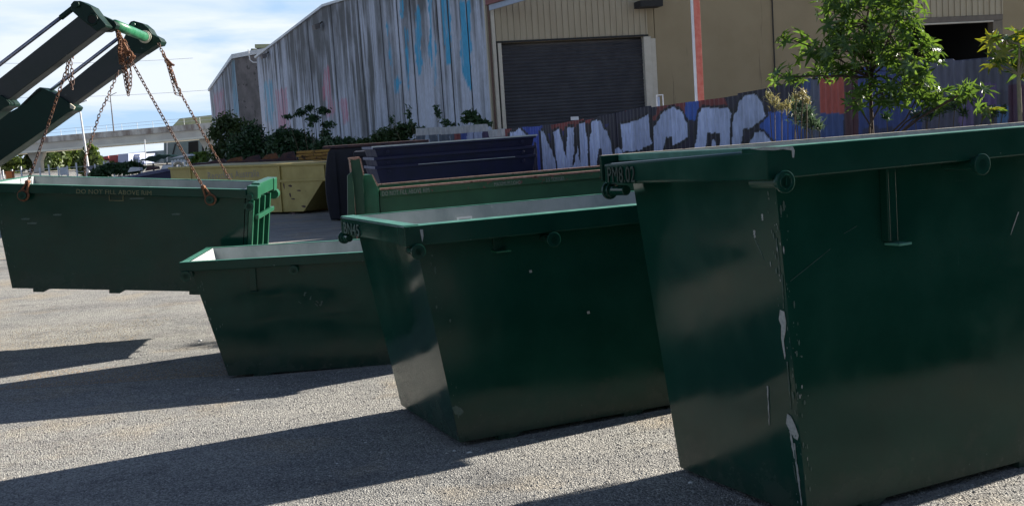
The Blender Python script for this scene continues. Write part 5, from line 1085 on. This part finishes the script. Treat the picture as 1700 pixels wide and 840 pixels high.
fpx('shrub', 'small dark bush peeping over the low white-topped fence', 'shrub', 33.5, [(780, 192, 12, 8), (788, 198, 10, 6), (775, 200, 8, 5), (800, 205, 14, 6)], 420, .10, M_shrub, SG)

def tuft(name, label, cat, Y, spots, n, ln, m, wd=.006, droop=.4):
    base = at(spots[0][0], spots[0][1], Y); base.z = 0; t = thing(name, label, cat, base); rnd = random.Random(int(spots[0][0])); b = MB(); st = MB()
    for (x, y, h_) in spots:
        c = at(x, y, Y+rnd.uniform(-.15, .15))-base
        st.path([Vector((c.x*.6, 0, 0)), Vector((c.x*.9, .02, c.z*.6)), c], .006, 5)
        for k in range(n):
            a = rnd.uniform(0, 6.28); e = rnd.uniform(.1, 1.3); L_ = ln*h_*rnd.uniform(.5, 1.1); d = Vector((math.cos(a)*math.sin(e), math.sin(a)*math.sin(e), math.cos(e))); o_ = c+Vector((rnd.gauss(0, .03), rnd.gauss(0, .03), rnd.gauss(0, .04)))*h_
            sd_ = d.cross(Vector((rnd.uniform(-1, 1), rnd.uniform(-1, 1), .2))).normalized()*wd; mid = o_+d*L_*.55; tip = o_+d*L_-Vector((0, 0, droop*L_*rnd.random()))
            b.add([o_-sd_*.5, o_+sd_*.5, mid+sd_, tip, mid-sd_], [(0, 1, 2, 4), (4, 2, 3)])
    b.build('foliage', m, t)['kind'] = 'stuff'; st.build('stem', M_bark, t); return t
tuft('weed', 'green weed clump before the blue part of the graffiti fence', 'weed', 14.6, [(1335, 205, 1), (1322, 195, 1), (1348, 208, 1), (1330, 182, .9), (1342, 190, .9), (1360, 212, .8), (1318, 178, .8), (1338, 168, .6)], 80, .17, M_grass, .008)
tuft('dry_grass', 'pale dry seed heads at the left foot of the castor bush', 'dry stalks', 14.2, [(1286, 172, .9), (1298, 182, .9), (1308, 178, .8), (1276, 160, .6), (1322, 162, .7), (1333, 158, .7), (1340, 170, .6)], 60, .13, M_dry, .006, .9)
tuft('weed', 'fine green weeds at the fence foot, right of the castor bush', 'weed', 14.0, [(1540, 192, 1), (1560, 186, 1), (1520, 196, .8), (1585, 178, .9), (1600, 190, .7), (1650, 190, .8), (1665, 186, .7), (1472, 196, .6), (1632, 186, .8)], 60, .16, M_shrub, .008)

# ================================================================== FAR BACKGROUND
# bridge
YB = 200.
Pb0, Pb1 = at(-60, 262, 206), at(420, 224, 196); yb_ = math.atan2(Pb1.y-Pb0.y, Pb1.x-Pb0.x); Lb = math.hypot(Pb1.x-Pb0.x, Pb1.y-Pb0.y)
br = thing('road_bridge', 'pale concrete road overpass on flared piers crossing behind the hanging bin', 'bridge', (Pb0.x, Pb0.y, 0), (0, 0, yb_)); BB = Bin(br, 1, 1, 1, 0, 0, 0, 0); BB.M = Matrix.Translation(br.location) @ Matrix.Rotation(yb_, 4, 'Z'); BB.I = BB.M.inverted()
a0, a1 = BB.on(60, 253), BB.on(340, 230); m_ = (a1.z-a0.z)/(a1.x-a0.x)
za0 = a0.z-m_*a0.x
def zs(x): return za0+m_*x
hp = BB.on(200, 216.7).z-zs(BB.on(200, 241).x); hg_ = BB.on(200, 225).z-zs(BB.on(200, 241).x)
Xe = Lb+30
def sl_box(name, x0, x1, y0, y1, lo_, hi_, m__): b = MB(); b.hexa([(x0, y0, zs(x0)+lo_), (x1, y0, zs(x1)+lo_), (x1, y1, zs(x1)+lo_), (x0, y1, zs(x0)+lo_)], [(x0, y0, zs(x0)+hi_), (x1, y0, zs(x1)+hi_), (x1, y1, zs(x1)+hi_), (x0, y1, zs(x0)+hi_)]); return b.build(name, m__, br)
sl_box('girder', -40, Xe, .4, 11, .35, hg_, M_bridge); sl_box('soffit_flange', -40, Xe, .2, 11.2, 0, .345, mat('pale_soffit_concrete', (.80, .77, .66), (.85, .82, .70), rough=.9, scale=.4))
x = -40; k = 0
while x < Xe: sl_box('parapet_panel', x, min(x+4.96, Xe), -.1, .2, hg_-.15, hp, M_parapet); x += 5.0
sl_box('deck', -40, Xe, .21, 11.3, hg_+.005, hg_+.3, M_bridge)
b = MB(); 
for i in range(int((Xe+40)/3)): b.box(-40+3*i, -39.94+3*i, .0, .06, zs(-40+3*i)+hp, zs(-40+3*i)+hp+1.1)
for hz in (.55, 1.08): b.hexa([(-40, .0, zs(-40)+hp+hz), (Xe, .0, zs(Xe)+hp+hz), (Xe, .05, zs(Xe)+hp+hz), (-40, .05, zs(-40)+hp+hz)], [(-40, .0, zs(-40)+hp+hz+.05), (Xe, .0, zs(Xe)+hp+hz+.05), (Xe, .05, zs(Xe)+hp+hz+.05), (-40, .05, zs(-40)+hp+hz+.05)])
b.build('hand_rail', M_trim, br)
for pxx in (42, 334):
    p = BB.on(pxx, 262); x = p.x; z = zs(x)-.01; b = MB()
    b.prism([(x-.8, 3.2, 0), (x+.8, 3.2, 0), (x+.85, 3.2, z*.55), (x+1.5, 3.2, z*.85), (x+1.7, 3.2, z), (x-1.7, 3.2, z), (x-1.5, 3.2, z*.85), (x-.85, 3.2, z*.55)], (0, 1.2, 0)); b.build('pier', M_bridge, br, bevel=.15)
for (xa, ya, xb, yb2) in ((183, 158, 187, 218),):
    p = BB.on(xb, yb2); p1 = BB.on(xa, ya); b = MB(); b.tube((p.x, .4, zs(p.x)+hg_), (p.x, .4, p1.z), .13, .08, 8); b.tube((p.x, .4, p1.z-.1), (p.x+1.3, .4, p1.z+.35), .06, n=6); b.tube((p.x, .4, p1.z-1.2), (p.x-.9, .4, p1.z-.9), .05, n=6); lp = b.build('lamp_post', M_concd)
    lp.location = br.location; lp.rotation_euler = br.rotation_euler; tag(lp, 'grey street lamp post standing on the overpass', 'lamp post')
# overhead wires
for (y0, y1, x1) in ((97, 97, 320), (155, 150, 345)):
    b = MB(); pa_ = at(118, y0+3, 190); pb2 = at(x1, y1, 190); pts = sag(at(-40, y0+8, 190), pb2, .4, 8); b.path(pts, .022, 4); tag(b.build('overhead_wire', M_gap), ['upper thin wire strung across the sky above the overpass', 'lower thin wire strung across the sky above the overpass'][y0 > 100], 'wire', 'wires across the sky')
# pole with a give-way sign seen from behind, near the hanging bin
p0, p1 = at(149, 290, 62), at(131, 172, 62); b = MB(); b.tube((p0.x, 62, 0), (p1.x, 62, p1.z), .075, .04, 10)
sp = thing('lamp_post', 'white lamp post rising in front of the overpass', 'lamp post', (p0.x, 62, 0)); b.V = [tuple(Vector(v)-Vector((p0.x, 62, 0))) for v in b.V]; b.build('pole', M_white, sp)
b = MB(); e_ = Vector((p1.x-p0.x, 0, p1.z)); b.tube(e_, e_+Vector((.6, -.3, .12)), .03, n=6); b.build('lamp_arm', M_white, sp)
c = at(149.5, 279, 58); sg = thing('road_sign', 'grey triangular road sign seen from behind beside the white lamp post', 'road sign', (c.x, 58, 0))
b = MB(); b.prism([(-.22, 0, c.z+.1), (.22, 0, c.z+.1), (0, 0, c.z-.22)], (0, .03, 0)); b.build('plate', mat('sign_back_grey', (.2, .2, .24), rough=.5), sg, bevel=.01)
b = MB(); b.tube((0, .06, 0), (0, .06, c.z+.1), .03, n=8); b.build('post', M_white, sg)
c = at(105, 285, 95); s2 = thing('road_sign', 'small pale rectangular sign on posts below the trees', 'road sign', (c.x, 95, 0)); b = MB(); b.box(-.3, .35, 0, .04, c.z-.3, c.z+.35); b.build('plate', M_trim, s2); b = MB(); b.tube((-.2, .07, 0), (-.2, .07, c.z+.3), .03, n=6); b.build('post', M_white, s2); b = MB(); b.tube((.25, .07, 0), (.25, .07, c.z+.3), .03, n=6); b.build('post', M_white, s2)
fp = thing('boundary_fence', 'distant wire fence with white posts along the yard edge', 'fence')
pa_, pb2 = at(-10, 292, 90), at(235, 280, 90)
for i in range(17):
    q = pa_.lerp(pb2, i/16); b = MB(); b.box(q.x-.05, q.x+.05, 89.95, 90.05, 0, 1.35+.2*(i % 3 == 0)); b.build('fence_post', M_white, fp)
b = MB()
for z in (.4, .8, 1.2): b.box(pa_.x, pb2.x, 89.99, 90.01, z, z+.03)
b.build('wire', M_trim, fp)
c = at(16, 289, 80); b = MB(); b.box(c.x-.2, c.x+.25, 79.8, 80.2, .2, c.z+.12); b.box(c.x-.25, c.x+.3, 79.75, 80.25, c.z+.121, c.z+.2); tag(b.build('barrier', M_orange), 'small orange barrier at the far left edge by the fence', 'barrier')
c = at(2, 290, 60); b = MB(); b.tube((c.x, 60, 0), (c.x-.05, 60, at(0, 273, 60).z), .04, n=8); tag(b.build('bollard', M_white), 'white marker post at the far left edge', 'bollard')
# trees beyond the bridge
TG = 'trees beyond the overpass'; li = ['pale green tree at the far left beyond the overpass pier', 'grey-green tree just right of the left pier', 'bushy green tree beyond the overpass, second right of the pier', 'bright green tree in the middle of the far tree row',
    'broad green tree in the far row left of the white lamp post', 'tall dark tree showing just left of the white lamp post']
for i, (x, y, rx, ry, mm) in enumerate([(10, 272, 28, 20, M_tree), (62, 262, 18, 22, M_treed), (80, 266, 18, 16, M_tree), (98, 262, 16, 18, M_tree), (118, 260, 18, 20, M_tree), (135, 258, 14, 24, M_treed)]):
    fpx('tree', li[i], 'tree', 222+3*i, [(x, y, rx, ry), (x-rx*.5, y+4, rx*.6, ry*.7), (x+rx*.5, y+3, rx*.6, ry*.7), (x, y+8, rx, ry*.8)], 2600, .55, mm, TG)
fpx('tree', 'rounded green tree right of the white lamp post, in front of the overpass', 'tree', 120, [(150, 262, 12, 20), (158, 272, 12, 12), (142, 276, 14, 14), (165, 282, 10, 8)], 2600, .35, M_tree)
fpx('hedge', 'dark low hedge behind the hanging bin left of the navy bin', 'hedge', 58, [(180, 282, 18, 8), (200, 280, 16, 8), (220, 279, 16, 8), (165, 288, 14, 6)], 3000, .16, M_shrub)
fpx('hedge', 'yellow-green bush in the middle distance above the far navy bin', 'hedge', 75, [(187, 275, 6, 5), (205, 276, 9, 4), (218, 273, 6, 4)], 700, .16, M_tree)
fpx('shrub', 'bright green bush at the foot of the right overpass pier', 'shrub', 70, [(328, 263, 14, 8), (340, 260, 8, 8), (318, 268, 10, 6)], 1400, .18, leafm('bright_bush_leaf', (.12, .20, .04), (.09, .16, .03), .3))
# unseen trees added behind and beside the camera to darken reflections in the bin paint
for i, (x, y) in enumerate([(17, 1), (15, -5), (9, -9), (3, -11.5), (-4, -11), (-10, -8.5), (21, -4), (-16, -3)]):
    hh = 7+1.2*math.sin(i*2.1)
    foliage('tree', ['unseen tree added right of the yard, level with the camera', 'unseen tree added right of the camera, a little behind it', 'unseen spreading tree added behind the camera to the right', 'unseen tree added directly behind the camera', 'unseen tree added behind the camera to the left',
        'unseen tree added at the left rear of the yard', 'unseen tree added, set back on the far right of the yard', 'unseen tree added at the far left of the yard'][i], 'tree', Vector((x, y, 0)),
        [((0, 0, hh*.62), (2.6, 2.6, hh*.3)), ((1.6, .3, hh*.42), (1.8, 1.8, 1.8)), ((-1.7, -.2, hh*.38), (1.9, 1.9, 1.9)), ((.2, .5, 1.4), (2.6, 2., 1.5))], 2600, .30, M_treed, group='unseen trees added for reflections')
# far buildings
def block(name, label, px, Y, dep, m, extras=(), cat='building'):
    p = at(px[0][0], px[0][1], Y); r_ = thing(name, label, cat, (p.x, p.y, 0)); og = Vector((p.x, p.y, 0))
    b = MB(); b.prism([at(x, y, Y)-og for (x, y) in px], (0, dep, 0)); b.build('wall', m, r_)
    for (nm, q, off, d_, mm) in extras:
        b = MB(); b.prism([at(x, y, Y)-og+Vector((0, off, 0)) for (x, y) in q], (0, d_, 0)); b.build(nm, mm, r_)
    return r_
block('building', 'small white shed with a red roof far off right of the trees', [(160, 284), (182, 283), (182, 267), (165, 266)], 262, 12, M_trim, [('roof', [(158, 266.5), (182, 265), (180, 259), (165, 261)], -.3, 13, M_redb)])
block('building', 'dark red far building beside the lilac one', [(181, 283), (195.5, 282), (195.5, 257), (181, 258.5)], 258, 12, M_redb)
block('building', 'lilac blue far building right of the dark red one', [(196, 282), (213.5, 281), (213, 255), (196, 256.5)], 256, 12, M_lilac, [('window', [(200, 276), (209, 275.5), (209, 272), (200, 272.5)], -.06, .05, M_dark)])
block('building', 'white and blue framed far building right of the lilac one', [(214, 281), (232, 280), (232, 256), (214, 257)], 260, 12, M_lilac, [('opening', [(219, 279), (229, 278.5), (229, 264), (219, 265)], -.08, .07, M_teal), ('beam', [(214, 262), (232, 261), (232, 258.5), (214, 259.5)], -.2, .15, M_white), ('pillar', [(213.5, 280), (216, 280), (216, 262.1), (213.5, 262.3)], -.2, .15, M_white)])
block('building', 'long low grey-teal far warehouse left of the tall one', [(214, 280), (275, 276), (275, 249.5), (214, 254.5)], 272, 20, M_teal, [('window', [(239, 263), (252, 262), (252, 259.5), (239, 260.5)], -.1, .08, M_white), ('window', [(259, 261.5), (272, 260.5), (272, 258), (259, 259)], -.1, .08, M_white)])
block('warehouse', 'tall grey-green far warehouse with a dark doorway under the overpass', [(272, 280), (365, 273), (365, 211), (285, 214), (272, 222)], 240, 30, M_teal,
    [('roof', [(284, 213), (365, 209), (365, 190), (299, 197)], -.3, 20, M_roofg), ('doorway', [(313, 268), (330, 267), (329, 234), (313, 236)], -.1, .08, M_dark), ('brace', [(285, 262), (287, 262), (293, 239), (291, 239)], -.3, .1, M_gap), ('pilaster', [(277, 275), (279, 275), (279, 236), (277, 236)], -.3, .2, M_trim), ('doorway', [(335, 268), (350, 267), (350, 235), (336, 236)], -.1, .08, M_dark)], cat='warehouse')
b = MB(); p0, p1 = at(243, 280, 150), at(240, 232, 150); b.tube((p0.x, 150, 0), (p1.x, 150, p1.z), .08, n=8); tag(b.build('lamp_post', M_trim), 'thin grey pole under the overpass left of the tall far warehouse', 'lamp post')
# low hills on the horizon
b = MB(); n = 60; V = []
for i in range(n+1): x = -500+1000*i/n; z = 3+2.5*float(fbm(np.array(i*.23), np.array(.5), 12)); V += [(x, 900, -1), (x, 900, z), (x, 960, -1)]
b.add(V, [(3*i, 3*i+3, 3*i+4, 3*i+1) for i in range(n)]+[(3*i+1, 3*i+4, 3*i+5, 3*i+2) for i in range(n)]); struct(b.build('hills', M_treed))

# ---- numbers that differ in label between repeated parts are not needed; final tidy
for o_ in list(SC.objects):
    if o_.parent is None and o_.type in ('MESH', 'EMPTY') and 'kind' not in o_ and 'label' not in o_: print('UNLABELLED', o_.name)
